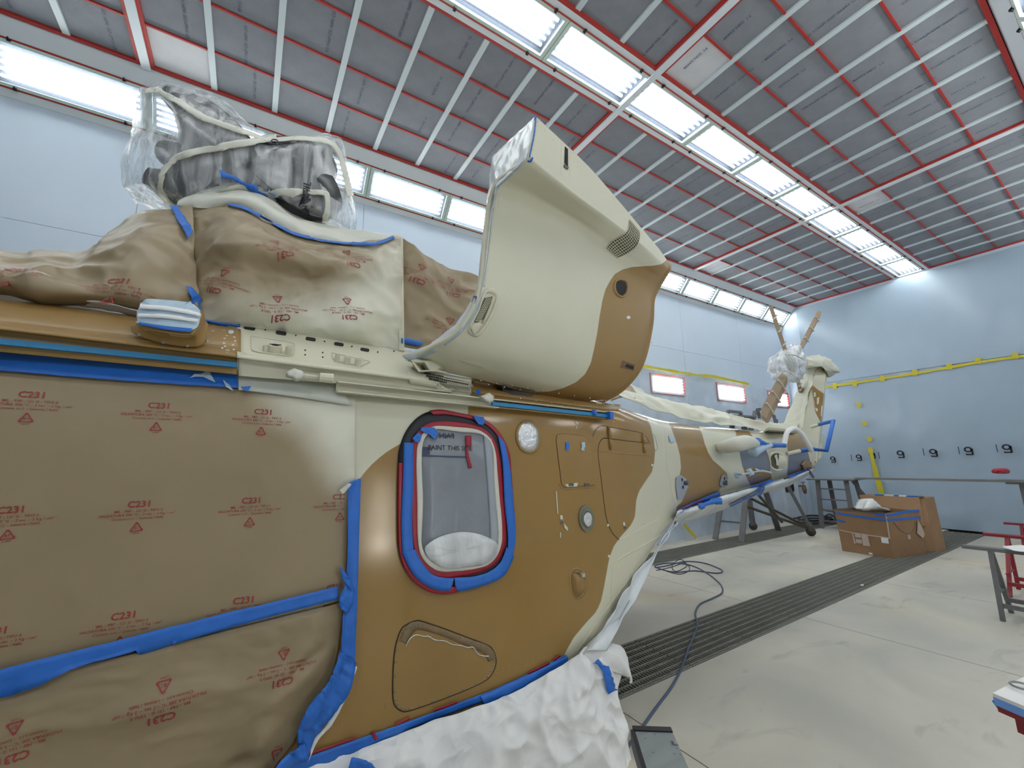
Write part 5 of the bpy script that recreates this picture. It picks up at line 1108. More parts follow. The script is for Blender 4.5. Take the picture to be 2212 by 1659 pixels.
blade((1731, 752), (1772, 674), .12, 3.0, 'kraftpaper', 'tail rotor blade wrapped in brown paper, pointing up and right')
blade((1697, 815), (1651, 904), .24, 2.9, 'kraftpaper', 'tail rotor blade wrapped in brown paper, pointing down and left')
blade((1723, 815), (1731, 848), .14, 3.3, 'kraftpaper', 'tail rotor blade stub seen behind the fin')
MB().tube([P(1712, 790, 3.3), P(1712, 790, 2.95)], .10, 14).build('rotor_hub', 'darkmetal', heli, True)
hw = pillow('hub_wrap', [(1694, 757), (1712, 750), (1730, 750), (1738, 765), (1742, 785), (1738, 805), (1724, 818), (1705, 822), (1698, 832), (1690, 824), (1684, 815), (1678, 795), (1679, 778), (1688, 765)], 3.05, .17, 'tfilm', None, 8, 70, .075, 8); tag(hw.o, 'milky plastic film bunched around the tail rotor hub', 'plastic wrap')
b = MB()
for a_, c_ in (((1697, 765), (1716, 803)), ((1690, 800), (1716, 812)), ((1697, 765), (1735, 775))): b.tube([P(*a_, 2.83), P((a_[0]+c_[0])/2+2, (a_[1]+c_[1])/2-3, 2.80), P(*c_, 2.83)], .012, 6)
tag(b.build('masking_tape', 'mask'), 'cream tape cords tied round the tail rotor hub film', 'tape')
fw2 = pillow('fin_tip_wrap', [(1735, 790), (1738, 772), (1752, 770), (1775, 772), (1795, 780), (1810, 796), (1814, 804), (1800, 806), (1790, 812), (1784, 800), (1770, 792), (1750, 795)], 3.25, .20, 'creamfilm', None, 8, 60, .06, 9); tag(fw2.o, 'crumpled cream film bunched over the top of the tail fin', 'plastic wrap')
# blue taped tail bumper
b = MB(); b.tube([P(1753, 922, 2.95), P(1770, 917, 2.8)], .025, 8); b.tube([P(1700, 980, 2.85), P(1728, 974, 2.75)], .025, 8); b.build('bumper_stub', 'cream', heli)
b = MB(); b.tube([P(1768, 917, 2.82), P(1800, 909, 2.55), P(1785, 974, 2.5), P(1755, 970, 2.75), P(1725, 975, 2.78)], .027, 8); b.build('tail_bumper', 'blue', heli, True, label='square tube guard wrapped in blue tape')
# wrapped hoop and weapon-like pod with pylon (aerial housing)
b = MB(); b.tube(crs([P(1693, 966, 2.66), P(1698, 940, 2.64), P(1706, 928, 2.62), P(1718, 926, 2.62), P(1732, 938, 2.62), P(1744, 958, 2.64), P(1753, 974, 2.66)], 24), [.03]*25, 10)
b.build('aerial_hoop', 'white', heli, True, label='hoop wrapped in white film')
b = MB(); b.tube(crs([P(1554, 965, 2.72), P(1562, 966, 2.55), P(1590, 960, 2.40), P(1615, 955, 2.38), P(1636, 958, 2.42)], 20), [.05, .07, .06, .055, .058, .062, .066, .07, .073, .076, .078, .078, .078, .076, .073, .07, .064, .056, .046, .036, .03], 16)
b.build('aerial_pod', 'mask', heli, True, label='long pod wrapped in pale film')
b = MB(); b.dome(P(1556, 967, 2.70), (-.3, -1, 0), .09, .04, 16, 3); b.build('pod_root', 'cream', heli, True)
b = MB(); b.tube(crs([P(1634, 953, 2.42), P(1655, 962, 2.44), P(1672, 962, 2.48), P(1694, 962, 2.60)], 14), [.04, .045, .034, .04, .028, .034, .028, .031, .028, .031, .026, .028, .026, .028, .028], 10); b.build('aerial_arm', 'blue', heli, True, label='upper arm wound with blue tape')
b = MB(); b.tube(crs([P(1625, 978, 2.42), P(1645, 968, 2.42), P(1665, 962, 2.44)], 8), [.05, .055, .05, .045, .04, .035, .03, .028, .024], 10); b.build('aerial_arm', 'palblue', heli, True, label='lower arm wound with faded blue film')
# round exhaust outlet
c, n = cast(1672, 996, [SB], 0); nv = Vector((-.45, -.85, -.05)).normalized(); b = MB(); ax = nv
b.tube([c+Vector((.1, .10, 0)), c+ax*.05], .12, 28); b.build('outlet_duct', 'cream', heli, True)
b = MB(); r_ = []
for k in range(28): a_ = 2*PI*k/28; u_ = ax.orthogonal().normalized(); v_ = ax.cross(u_); r_.append(c+ax*.055+(u_*math.cos(a_)+v_*math.sin(a_))*.113)
b.tube(r_, .014, 6, True); b.build('outlet_rim', 'cream', heli, True)
b = MB(); b.tube([c+ax*.052, c+ax*.055], .106, 28); b.build('outlet_inside', 'mesh_dark', heli)
b = MB(); b.bar(c+ax*.062+Vector((-.035, 0, .075)), c+ax*.065+Vector((.045, 0, -.07)), .03, .005, ax); b.bar(c+ax*.064+Vector((-.01, 0, .085)), c+ax*.066+Vector((-.02, 0, -.05)), .022, .005, ax); tag(b.build('white_tape', 'mask'), 'crossed white tape strips over the round outlet on the tail boom', 'tape')
# antenna rod and details
b = MB(); b.tube([P(1590, 1024, 2.60), P(1602, 1025, 2.45), P(1648, 1016, 2.4)], .008, 6); b.tube([P(1616, 1014, 2.45), P(1624, 1026, 2.43)], .03, 8); b.dome(P(1590, 1026, 2.58), (0, -1, 0), .04, .04, 10, 3); b.build('aerial', 'palblue', heli)
strip('primer_edge', [(1630, 1013), (1640, 1017), (1652, 1018), (1665, 1021)], 4, [SB], 'cream', heli, off=.008, n=20, k=1)
patch('exposed_primer', [(1729, 1003), (1736, 995), (1748, 997), (1750, 1010), (1732, 1012)], tF+[bb], 'brown', heli, .03, .02)
# tail cover below: film, tapes
Lf = sheet('ramp_film', [[cast(*q, [SB], .03, y)[0] if k else P(q[0], q[1], y) for q, y in r] for k, r in enumerate([
 [((1306, 1404), 1.94), ((1342, 1350), 2.0), ((1378, 1285), 2.04), ((1418, 1205), 2.12), ((1460, 1128), 2.25)],
 [((1270, 1410), 1.9), ((1325, 1330), 1.95), ((1360, 1262), 2.0), ((1408, 1185), 2.1), ((1458, 1116), 2.2)],
 [((1228, 1428), 1.9), ((1290, 1350), 1.95), ((1340, 1272), 2.0), ((1400, 1190), 2.1), ((1456, 1108), 2.2)]])], 60, 10, 'wfilm2', None, amp=.02, freq=8, stretch=(.5, 1, .5)); tag(Lf.o, 'twisted white film running up the edge of the tail ramp', 'plastic sheet')
Tb = sheet('tail_film', net([
 [(1462, 1130, 2.5), (1500, 1120, 2.7), (1560, 1100, 2.9), (1640, 1068, 3.0), (1700, 1050, 3.1), (1760, 1018, 3.15)],
 [(1460, 1112, 2.25), (1500, 1104, 2.36), (1560, 1084, 2.5), (1640, 1058, 2.66), (1700, 1042, 2.80), (1758, 1014, 2.95)],
 [(1464, 1104, 2.27), (1500, 1094, 2.38), (1560, 1072, 2.50), (1640, 1050, 2.66), (1700, 1034, 2.80), (1756, 1012, 2.94)]]), 90, 16, 'wfilm2', None, amp=.012, freq=6, stretch=(.6, 1, 1.4)); tag(Tb.o, 'white film slung under the tail boom', 'plastic sheet')
tB2 = [Tb.bvh, SB]
for a_, w_, m_, lab in (([(1462, 1104), (1500, 1086), (1530, 1073), (1552, 1065)], 11, 'blue', 'blue tape under the broad tan band of the tail boom'), ([(1620, 1052), (1645, 1044), (1666, 1036)], 9, 'blue', 'blue tape under the middle grey patch of the tail boom'), ([(1702, 1028), (1725, 1021), (1752, 1010)], 8, 'blue', 'blue tape under the rearmost grey patch of the tail boom'), ([(1508, 1096), (1530, 1086), (1556, 1082)], 8, 'blue', 'short torn blue tape on the film below the tan band'), ([(1645, 1048), (1625, 1066), (1600, 1078), (1575, 1090)], 4, 'blue', 'thin blue tape slanting over the tail film'), ([(1646, 1048), (1644, 1060), (1636, 1068)], 4, 'blue', 'curl of blue tape on the tail film')):
    tag(strip('blue_tape', a_, w_, tB2, m_, off=.02, n=30, k=2, wr=.004, fall=2.5), lab, 'tape')
tag(strip('red_tape', [(1466, 1098), (1490, 1087), (1514, 1077)], 2.5, tB2, 'redtape', off=.03, n=20, k=1, fall=2.4), 'thin red tape above the blue tape on the tail boom', 'tape')
b = MB(); b.tube([P(1744, 1012, 2.9), P(1757, 1031, 2.9)], .018, 6); b.build('tie_down', 'darkmetal', heli)
# small wrapped rollers on the rail
rw = pillow('roller_wrap', [(620, 805), (636, 797), (652, 803), (655, 812), (650, 818), (640, 822), (632, 816), (618, 812)], 1.90, .035, 'mask', None, 5, 30, .008, 20); tag(rw.o, 'crumpled cream film ball on the front door roller', 'plastic wrap')
rw2 = pillow('roller_wrap', [(1038, 856), (1056, 850), (1066, 856), (1064, 866), (1056, 872), (1046, 866)], 1.90, .035, 'mask', None, 5, 30, .008, 20); tag(rw2.o, 'crumpled pale film ball on the rear door roller', 'plastic wrap')
b = MB(); b.tube([P(690, 815, 1.93), P(719, 818, 1.93)], [.020, .022], 10); b.tube([P(655, 812, 1.955), P(690, 816, 1.955)], .012, 8); b.build('rail_stop', 'cream', heli)
rt = thing('blue_rail_tape', 'blue tape filling the rear half of the sliding door rail', 'tape', P(1180, 872, 1.96))
dd = P(1315, 892, 1.975)-P(728, 826, 1.955); q0 = P(728, 826, 1.955)
b = MB(); b.bar(q0+dd*.47+Vector((0, -.004, -.022)), q0+dd*.995+Vector((0, -.004, -.022)), .012, .021); b.build('tape_run', 'ltblue', rt)
b = MB(); b.bar(q0+dd*.985+Vector((0, -.012, -.02)), q0+dd*1.003+Vector((0, -.012, -.02)), .05, .046); b.build('tape_run', 'blue', rt)
b = MB(); b.dome(q0+dd*.915+Vector((0, -.01, -.012)), (0, -1, .3), .022, .02, 8, 2); b.build('tape_knot', 'blue', rt)
patch('tape_run', [(1020, 856), (1028, 854), (1032, 859), (1026, 864), (1020, 862)], [SB], 'blue', rt, .05, .002)
# white paper cape over the antenna, white sheet under shoulder paper
wp2 = patch('taped_cover', [(305, 668), (312, 652), (330, 648), (405, 655), (420, 664), (425, 680), (421, 706), (414, 716), (395, 715), (310, 702), (303, 696)], fB, 'palblue', None, .012, .006, closed_cr=True, wr=.002, fall=1.95); tag(wp2, 'pale blue and white tape patch over the antenna fairing on the roof', 'cover')
for a_ in ([(308, 672), (360, 675), (422, 685)], [(306, 688), (360, 691), (418, 698)]): strip('tape_band', a_, 7, fB, 'white', wp2, off=.022, n=20, k=1, fall=1.93)
ribbon('tape_band', [(306, 699), (360, 708), (414, 713)], [(307, 705), (360, 716), (412, 722)], fB, 'blue', wp2, off=.014, n=20, k=1, fall=1.93)
ws = sheet('white_paper', net([[(85, 648, 2.28), (150, 655, 2.28), (230, 668, 2.26), (305, 682, 2.22)], [(85, 642, 2.25), (150, 643, 2.22), (228, 653, 2.20), (306, 672, 2.16)]]), 30, 6, 'white', None, amp=.01, freq=8, edge=.006); tag(ws.o, 'torn white paper strip at the foot of the brown roof paper', 'paper')
_m, _N, _L, _b = nodes('crumpled white paper'); M['skirt'] = _m; _b.inputs['Base Color'].default_value = (.80, .80, .79, 1); _b.inputs['Roughness'].default_value = .45
_tc = _N.new('ShaderNodeTexCoord'); _v = _N.new('ShaderNodeTexVoronoi'); _v.inputs['Scale'].default_value = 7; _n = _N.new('ShaderNodeTexNoise'); _n.inputs['Scale'].default_value = 3
_ad = _N.new('ShaderNodeMixRGB'); _ad.inputs[0].default_value = .25; _L.new(_tc.outputs['Object'], _n.inputs['Vector']); _L.new(_tc.outputs['Object'], _ad.inputs[1]); _L.new(_n.outputs['Color'], _ad.inputs[2]); _L.new(_ad.outputs[0], _v.inputs['Vector'])
_bp = _N.new('ShaderNodeBump'); _bp.inputs['Strength'].default_value = .55; _bp.inputs['Distance'].default_value = .05; _L.new(_v.outputs['Distance'], _bp.inputs['Height']); _L.new(_bp.outputs[0], _b.inputs['Normal'])
# white paper skirt hanging under the cabin side
SK = sheet('white_paper', [[P(*q) for q in r] for r in [
 [(540, 1705, 2.02), (760, 1625, 2.02), (900, 1572, 2.0), (1050, 1520, 2.0), (1150, 1475, 1.99), (1235, 1425, 1.96), (1268, 1400, 1.98), (1312, 1396, 2.02)],
 [(540, 1760, 1.98), (770, 1680, 1.97), (915, 1625, 1.95), (1060, 1575, 1.95), (1160, 1530, 1.93), (1240, 1480, 1.90), (1290, 1450, 1.92), (1335, 1440, 2.02)],
 [(540, 1850, 1.97), (780, 1760, 1.96), (925, 1700, 1.93), (1070, 1640, 1.92), (1170, 1600, 1.90), (1250, 1560, 1.86), (1300, 1520, 1.88), (1332, 1522, 1.96)],
 [(540, 1980, 1.97), (780, 1900, 1.96), (930, 1840, 1.93), (1075, 1760, 1.90), (1180, 1720, 1.88), (1260, 1680, 1.84), (1320, 1650, 1.86), (1366, 1650, 1.92)],
 [(540, 2150, 1.97), (780, 2100, 1.96), (930, 2000, 1.93), (1080, 1900, 1.90), (1190, 1850, 1.88), (1270, 1800, 1.84), (1330, 1790, 1.86), (1380, 1790, 1.92)]]], 130, 100, 'skirt', None, amp=.05, freq=5.5, thick=.002, edge=.008); tag(SK.o, 'crumpled white paper skirt hanging below the tan cabin side', 'paper')
fl = sheet('white_paper', net([[(1245, 1420, 1.93), (1285, 1440, 1.92), (1330, 1452, 1.96), (1345, 1455, 2.0)], [(1258, 1402, 1.95), (1290, 1400, 1.93), (1335, 1420, 1.95), (1360, 1462, 1.98)], [(1262, 1398, 1.98), (1300, 1393, 2.0), (1345, 1400, 2.04), (1364, 1476, 2.05)]]), 30, 20, 'white', None, amp=.012, freq=8, thick=.002, edge=.004); tag(fl.o, 'curled flap of white paper at the rear corner of the skirt', 'paper')
tag(ribbon('blue_tape', [(1273, 1438), (1284, 1436), (1296, 1450), (1302, 1472), (1308, 1497)], [(1290, 1430), (1308, 1440), (1316, 1462), (1320, 1478), (1329, 1490)], [SK.bvh, fl.bvh], 'blue', off=.02, n=24, k=3, wr=.004, fall=1.9), 'folded blue tape on the rear corner of the white paper skirt', 'tape')
# ================================================================ FLOOR EQUIPMENT
def stand(name, label, feet, ztop, rungs, topext, m='stand'): pass
def lad(b, a0, a1, t0, t1, zs, w=.055, rung=.03):
    """two tapered uprights a0->t0 and a1->t1 with rungs"""
    b[0].append((a0, t0)); b[0].append((a1, t1))
def bars(parent, nm, m, L, w, h):
    for a, c in L: MB().bar(a, c, w, h, (1, .3, 0)).build(nm, m, parent)
# wheeled work stand by the left wall
a1, a2 = G(1545, 1165), G(1602, 1171); ws_ = thing('work_stand', 'wheeled grey steel work stand under the tail boom by the left wall', 'stand', (a1.x+.8, 5.2, 0), 'grey work stands')
t1_, t2_ = P(1568, 1078, a1.y), P(1616, 1068, a2.y)
up = lambda a, t, k: a+(t-a)*k
T1, T2 = up(a1, t1_, 2.2), up(a2, t2_, 2.2)
T1.z = T2.z = 2.5
bars(ws_, 'leg', 'stand', [(a1, T1), (a2, T2)], .10, .06)
for k in (.14, .36, .58, .8): MB().bar(a1.lerp(T1, k), a2.lerp(T2, k), .035, .035).build('rung', 'stand', ws_)
b1, b2 = G(1682, 1146), G(1620, 1144); b2.y = 5.5; c2 = G(1753, 1158)
bars(ws_, 'leg', 'stand', [(b1, Vector((a2.x+.55, a2.y+.02, 2.5))), (b2+Vector((0, 0, .1)), Vector((b2.x-.1, b2.y, 2.3)))], .11, .05)
bars(ws_, 'brace', 'brownsteel', [(a1.lerp(T1, .43), P(1745, 1139, c2.y)), (a2.lerp(T2, .27), P(1745, 1141, c2.y)), (a2.lerp(T2, .46), P(1690, 1128, c2.y+.2))], .045, .05)
bars(ws_, 'brace', 'stand', [(P(1749, 1137, c2.y), P(1697, 1040, 4.6))], .06, .05)
for c in (c2, b2):
    cs = MB().tube([c+Vector((-.02, 0, .09)), c+Vector((.02, 0, .09))], .09, 16).build('caster', 'brownsteel', ws_, True)
    MB().bar(c+Vector((0, 0, .10)), c+Vector((0, 0, .26)), .08, .05).build('caster_fork', 'stand', cs)
MB().box(a1.x-.1, a1.x+1.2, a2.y-.05, a1.y+.05, 2.5, 2.54).build('platform', 'stand', ws_)
# guard rails above the tail boom
for pts, lab in (([(1572, 888), (1600, 891), (1601, 900)], 'left guard rail of the work stand behind the tail boom'), ([(1640, 898), (1636, 884), (1650, 884), (1668, 884), (1676, 915)], 'right guard rail of the work stand behind the lower rotor blade')):
    g = thing('guard_rail', lab, 'rail', P(*pts[0], 4.9)); ps = [P(*q, 4.9) for q in pts]
    for a, c in zip(ps, ps[1:]): MB().bar(a, c, .06, .05).build('rail_tube', 'stand', g)
    MB().bar(ps[0], Vector((ps[0].x, ps[0].y, 2.5)), .06, .05).build('rail_post', 'stand', g)
    MB().bar(ps[-1], Vector((ps[-1].x+.05, ps[-1].y, 2.5)), .06, .05).build('rail_post', 'stand', g)
MB().bar(P(1628, 905, 4.9), P(1631, 888, 4.9), .07, .05).build('rail_post', 'stand', g)
# second stand under the plank
f1 = G(1776, 1141); yk = f1.y; xk = f1.x; s2 = thing('work_stand', 'grey steel step stand beside the left end of the plank', 'stand', (xk+.4, yk-.2, 0), 'grey work stands')
zt = P(1783, 1035, yk).z
f2 = Vector((xk+.05, P(1843, 1100, yk-.6).y, 0)); fy = yk-.62
bars(s2, 'leg', 'stand', [(f1, Vector((xk+.06, yk-.03, zt))), (Vector((xk, fy, 0)), Vector((xk+.06, fy+.03, zt))), (Vector((xk+.85, yk, 0)), Vector((xk+.62, yk-.05, zt))), (Vector((xk+.85, fy, 0)), Vector((xk+.62, fy+.05, zt)))], .09, .06)
for k in (.16, .38, .60, .82): MB().bar(Vector((xk+.03*k, yk, zt*k)), Vector((xk+.03*k, fy, zt*k)), .03, .03).build('rung', 'stand', s2)
MB().bar(Vector((xk+.02, yk, .42)), Vector((xk+.8, yk, .30)), .04, .04).build('brace', 'stand', s2)
MB().bar(Vector((xk+.02, fy, .42)), Vector((xk+.8, fy, .30)), .04, .04).build('brace', 'stand', s2)
MB().bar(Vector((xk+.3, fy, zt-.02)), Vector((xk+.45, fy-.55, .1)), .05, .05).build('brace', 'stand', s2)
MB().box(xk-.06, xk+.78, fy-.12, yk+.16, zt, zt+.03).build('step_top', 'stand', s2)
# plank and things on it
pz = zt+.05; pa_ = P(1850, 1027, fy+.0); xp = xk+.25
PLx = xk+.2; pl = Vector((PLx, fy+.1, zt+.06)); ye = PX(2212, 1027, PLx).y-.8
plank = MB().box(PLx-.14, PLx+.14, ye, PX(1850, 1027, PLx).y, zt+.033, zt+.075).build('plank', 'steel'); tag(plank, 'long grey metal plank bridging from the step stand to the right edge', 'plank')
rf = thing('plank_support', 'grey steel post with a flat head under the right end of the plank', 'stand', (PLx, PX(2205, 1100, PLx).y, 0))
yy_ = PX(2205, 1060, PLx).y; MB().box(PLx-.05, PLx+.05, yy_-.10, yy_, 0, zt-.0).build('post', 'stand', rf); MB().box(PLx-.12, PLx+.12, yy_-.12, yy_+.14, zt, zt+.03).build('head_plate', 'stand', rf)
M['redpack'] = mat('red blurred pack', (.42, .004, .02), .6)
rp = pillow('red_pouch', [(2150, 1016), (2155, 1012), (2175, 1012), (2182, 1017), (2180, 1023), (2152, 1023)], PX(2166, 1018, PLx).y, .09, 'redpack', None, 4, 20, .01, 8); tag(rp.o, 'small red pouch lying on the plank', 'pouch')
rp.o.location.z += (zt+.077)-min((rp.o.matrix_world @ v.co).z for v in rp.o.data.vertices)-rp.o.location.z if False else 0
# cardboard boxes
c1, c2_, c3 = G(1820, 1190), G(1930, 1207), G(2003, 1196)
def boxthing(nm, lab, A, B_, C_, top, mi, lid=True):
    """open carton: A left, B_ near corner, C_ right on the floor; top = three heights with lean"""
    D_ = A+(C_-B_); t = thing(nm, lab, 'box', (B_+D_)/2)
    base = [A, B_, C_, D_]; tops = [p+q for p, q in zip(base, top)]; nms = []
    for i in range(4):
        a, b_ = base[i], base[(i+1) % 4]; c, d_ = tops[(i+1) % 4], tops[i]
        n = (b_-a).cross(Vector((0, 0, 1))).normalized()*.008
        V = [a, b_, c, d_]; V += [v-n for v in V]
        MB().add(V, [(0, 1, 2, 3), (7, 6, 5, 4), (0, 4, 5, 1), (1, 5, 6, 2), (2, 6, 7, 3), (3, 7, 4, 0)]).build('side_panel', mi, t)
    cc2 = sum(base, Vector())/4; bb_ = [p.lerp(cc2, .03) for p in base]
    MB().add([p+Vector((0, 0, .002)) for p in bb_]+[p+Vector((0, 0, .014)) for p in bb_], [(3, 2, 1, 0), (4, 5, 6, 7), (0, 1, 5, 4), (1, 2, 6, 5), (2, 3, 7, 6), (3, 0, 4, 7)]).build('bottom_panel', mi, t)
    return t, base, tops
tl = P(1802, 1099, c1.y+.02)-c1; tm = P(1916, 1108, c2_.y-.02)-c2_; tr = P(1985, 1103, c3.y-.02)-c3; td = (tl+tr)/2
bx1, base1, top1 = boxthing('cardboard_box', 'big open cardboard box with blue tape bands and torn packing tape', c1, c2_, c3, [tl, tm, tr, Vector((0.05, .0, tl.z))], 'card')
def onface(A0, B0, C0, D0, u, v, o=.006):
    p = A0.lerp(B0, u).lerp(D0.lerp(C0, u), v); n = (B0-A0).cross(D0-A0).normalized(); n = n if n.dot(CAM-p) > 0 else -n; return p+n*o
FL = (base1[0], base1[1], top1[1], top1[0]); FR = (base1[1], base1[2], top1[2], top1[1])
def facestrip(nm, f, pts, w_, m, parent=None, o=.006):
    b = MB()
    for (a, c) in zip(pts, pts[1:]): b.bar(onface(*f, *a, o), onface(*f, *c, o), .003, w_, (0, 0, 1))
    return b.build(nm, m, parent)
bb1 = thing('blue_box_tape', 'blue tape bands around the big cardboard box', 'tape', base1[1]+Vector((0, -.02, .55)))
facestrip('tape_run', FL, [(.02, .90), (.5, .86), (1, .84)], .035, 'blue', bb1); facestrip('tape_run', FR, [(0, .84), (.5, .84), (1, .84)], .035, 'blue', bb1)
facestrip('tape_run', FL, [(.02, .73), (.18, .70)], .035, 'blue', bb1); facestrip('tape_run', FL, [(.78, .95), (1, .94)], .03, 'blue', bb1); facestrip('tape_run', FR, [(0, .94), (.3, .97), (.6, 1.0), (1, 1.0)], .04, 'blue', bb1)
facestrip('tape_run', FL, [(0, .985), (.5, .985), (1, .985)], .018, 'darkmetal', bb1, .004)
facestrip('packing_tape', FL, [(.02, .50), (.25, .47), (.5, .46), (1, .44)], .018, 'kraft', bx1); facestrip('packing_tape', FL, [(.985, .98), (.985, .46)], .02, 'kraft', bx1)
for u0, u1, v0, v1 in ((.83, .96, .32, .44), (.33, .45, .37, .46), (.33, .45, .24, .33), (.55, .62, .02, .06)):
    V = [onface(*FL, u, v, .008) for u, v in ((u0, v0), (u1, v0), (u1, v1), (u0, v1))]; obj('paper_label', V, [(0, 1, 2, 3)], 'white' if u0 > .5 else 'kraft', bx1)
for u0, u1, v0, v1 in ((.28, .32, .22, .46), (.46, .60, .20, .46)): obj('packing_tape', [onface(*FL, u, v, .007) for u, v in ((u0, v0), (u1, v0), (u1-.02, v1), (u0, v1))], [(0, 1, 2, 3)], 'kraft', bx1)
obj('packing_tape', [onface(*FR, u, v, .02) for u, v in ((.86, .80), (.80, .60), (.76, .50), (.92, .36), (.99, .45), (.96, .60))], [(0, 1, 2, 3, 4, 5)], 'kraft', bx1)
obj('paper_label', [onface(*FR, u, v, .008) for u, v in ((.50, .38), (.58, .38), (.57, .48), (.50, .47))], [(0, 1, 2, 3)], 'kraft', bx1)
b = MB(); b.tube([onface(*FR, u, v, .006) for u, v in ((.15, .78), (.28, .62), (.45, .52), (.62, .52), (.75, .62), (.80, .75))], .004, 5); b.build('flap_edge', 'cardin', bx1)
wt_ = pillow('white_cloth', [(1862, 1100), (1868, 1086), (1874, 1078), (1886, 1079), (1896, 1088), (1903, 1100), (1935, 1100), (1930, 1106), (1865, 1104)], (c1.y+c3.y)/2+.1, .18, 'white', None, 5, 40, .04, 7); tag(wt_.o, 'crumpled white paper sticking out of the big cardboard box', 'paper')
# tall flat box behind
d1, d2, d3 = G(2020, 1187), G(2023, 1193), G(2040, 1189)
zz_ = d2.y; 
e1 = Vector((d2.x, d2.y+.95, 0)); e2 = d2.copy(); e3 = Vector((d3.x+.12, d3.y, 0))
h1 = P(2000, 1076, e2.y+.10)-e2; hL = Vector((h1.x, h1.y, h1.z))
bx2, base2, top2 = boxthing('cardboard_box', 'tall flat cardboard box leaning upright behind the big one', e1, e2, e3, [Vector((hL.x, .12, hL.z))]*4, 'card')
FL2 = (base2[0], base2[1], top2[1], top2[0])
obj('front_flap', [onface(*FL2, u, v, .02) for u, v in ((.0, .45), (.93, .45), (.93, 1.0), (.0, 1.0))]+[onface(*FL2, u, v, .008) for u, v in ((.0, .45), (.93, .45), (.93, 1.0), (.0, 1.0))], [(0, 1, 2, 3), (7, 6, 5, 4), (0, 4, 5, 1), (1, 5, 6, 2)], 'card', bx2)
obj('top_panel', [p+Vector((0, 0, -.004)) for p in top2]+[p+Vector((0, 0, -.012)) for p in top2], [(0, 1, 2, 3), (7, 6, 5, 4), (0, 4, 5, 1), (1, 5, 6, 2), (2, 6, 7, 3), (3, 7, 4, 0)], 'card', bx2)
tt = thing('tape_rolls', 'blue and white tape scraps lying on top of the tall cardboard box', 'tape', top2[0].lerp(top2[1], .5))
for u0, u1, m_ in ((.25, .40, 'blue'), (.40, .55, 'white'), (.55, .63, 'blue'), (.63, .74, 'white'), (.74, .90, 'blue')):
    MB().bar(top2[0].lerp(top2[1], u0)+Vector((.03, 0, .014)), top2[0].lerp(top2[1], u1)+Vector((.03, 0, .016)), .06, .03).build('tape_piece', m_, tt)
MB().dome(top2[0].lerp(top2[1], .94)+Vector((.03, 0, 0)), (0, 0, 1), .06, .035, 8).build('brown_scrap', 'brownsteel', tt)
# grey trestle, red trestles at right
def trestle(nm, lab, foot, head, m, wid, zt_, spread=.28):
    """sawhorse seen from its end: legs spread in x, beam along -y"""
    t = thing(nm, lab, 'trestle', (foot.x, foot.y, 0)); y0 = foot.y; tx = head.x
    for y in (y0, y0-wid):
        MB().bar(Vector((foot.x, y, 0)), Vector((tx, y, zt_-.02)), .035, .035, (0, 1, 0)).build('leg', m, t)
        MB().bar(Vector((foot.x+spread*2, y, 0)), Vector((tx+.03, y, zt_-.02)), .035, .035, (0, 1, 0)).build('leg', m, t)
        MB().bar(Vector((foot.x+.12*spread+.06, y, .38*zt_)), Vector((foot.x+spread*1.7, y, .38*zt_)), .02, .02).build('spreader', m, t)
    for k in (0, 1): MB().bar(Vector((foot.x+(spread*2*k)*.82+.03*(1-k), y0, .14)), Vector((foot.x+(spread*2*k)*.82+.03*(1-k), y0-wid, .14)), .03, .04).build('cross_bar', m, t)
    MB().box(tx-.03, tx+.07, y0-wid-.18, y0+.20, zt_-.02, zt_+.012).build('top_beam', m, t); return t
gf = G(2167, 1342); gz = P(2140, 1185, gf.y).z
trestle('trestle', 'dark grey steel trestle with a white cloth on it near the right edge', gf, P(2138, 1185, gf.y), 'stand', 1.0, gz, .2)
rz = G(2182, 1290); rzz = P(2170, 1160, rz.y).z
trestle('trestle', 'dark red steel trestle behind the grey one at the right edge', rz, P(2175, 1160, rz.y), 'redsteel', 1.0, rzz, .25)
r2 = G(2212, 1150); r2 = Vector((11.5, PX(2200, 1134, 11.5).y, 0)); trestle('trestle', 'farther dark red steel trestle near the foot of the far wall', r2, r2+Vector((.2, 0, 0)), 'redsteel', 1.0, P(2200, 1135, r2.y).z, .2)
gx = P(2138, 1185, gf.y).x
sh_ = sheet('white_cloth', [[Vector((gx-.14, gf.y-.18, gz+.02)), Vector((gx-.16, gf.y-.5, gz+.02)), Vector((gx-.16, gf.y-1.1, gz+.02))], [Vector((gx+.0, gf.y-.10, gz+.035)), Vector((gx, gf.y-.5, gz+.08)), Vector((gx, gf.y-1.1, gz+.1))], [Vector((gx+.35, gf.y-.25, gz+.03)), Vector((gx+.3, gf.y-.5, gz+.09)), Vector((gx+.3, gf.y-1.1, gz+.1))]], 20, 14, 'white', None, amp=.015, freq=6); tag(sh_.o, 'white cloth lying over the grey trestle at the right edge', 'cloth')
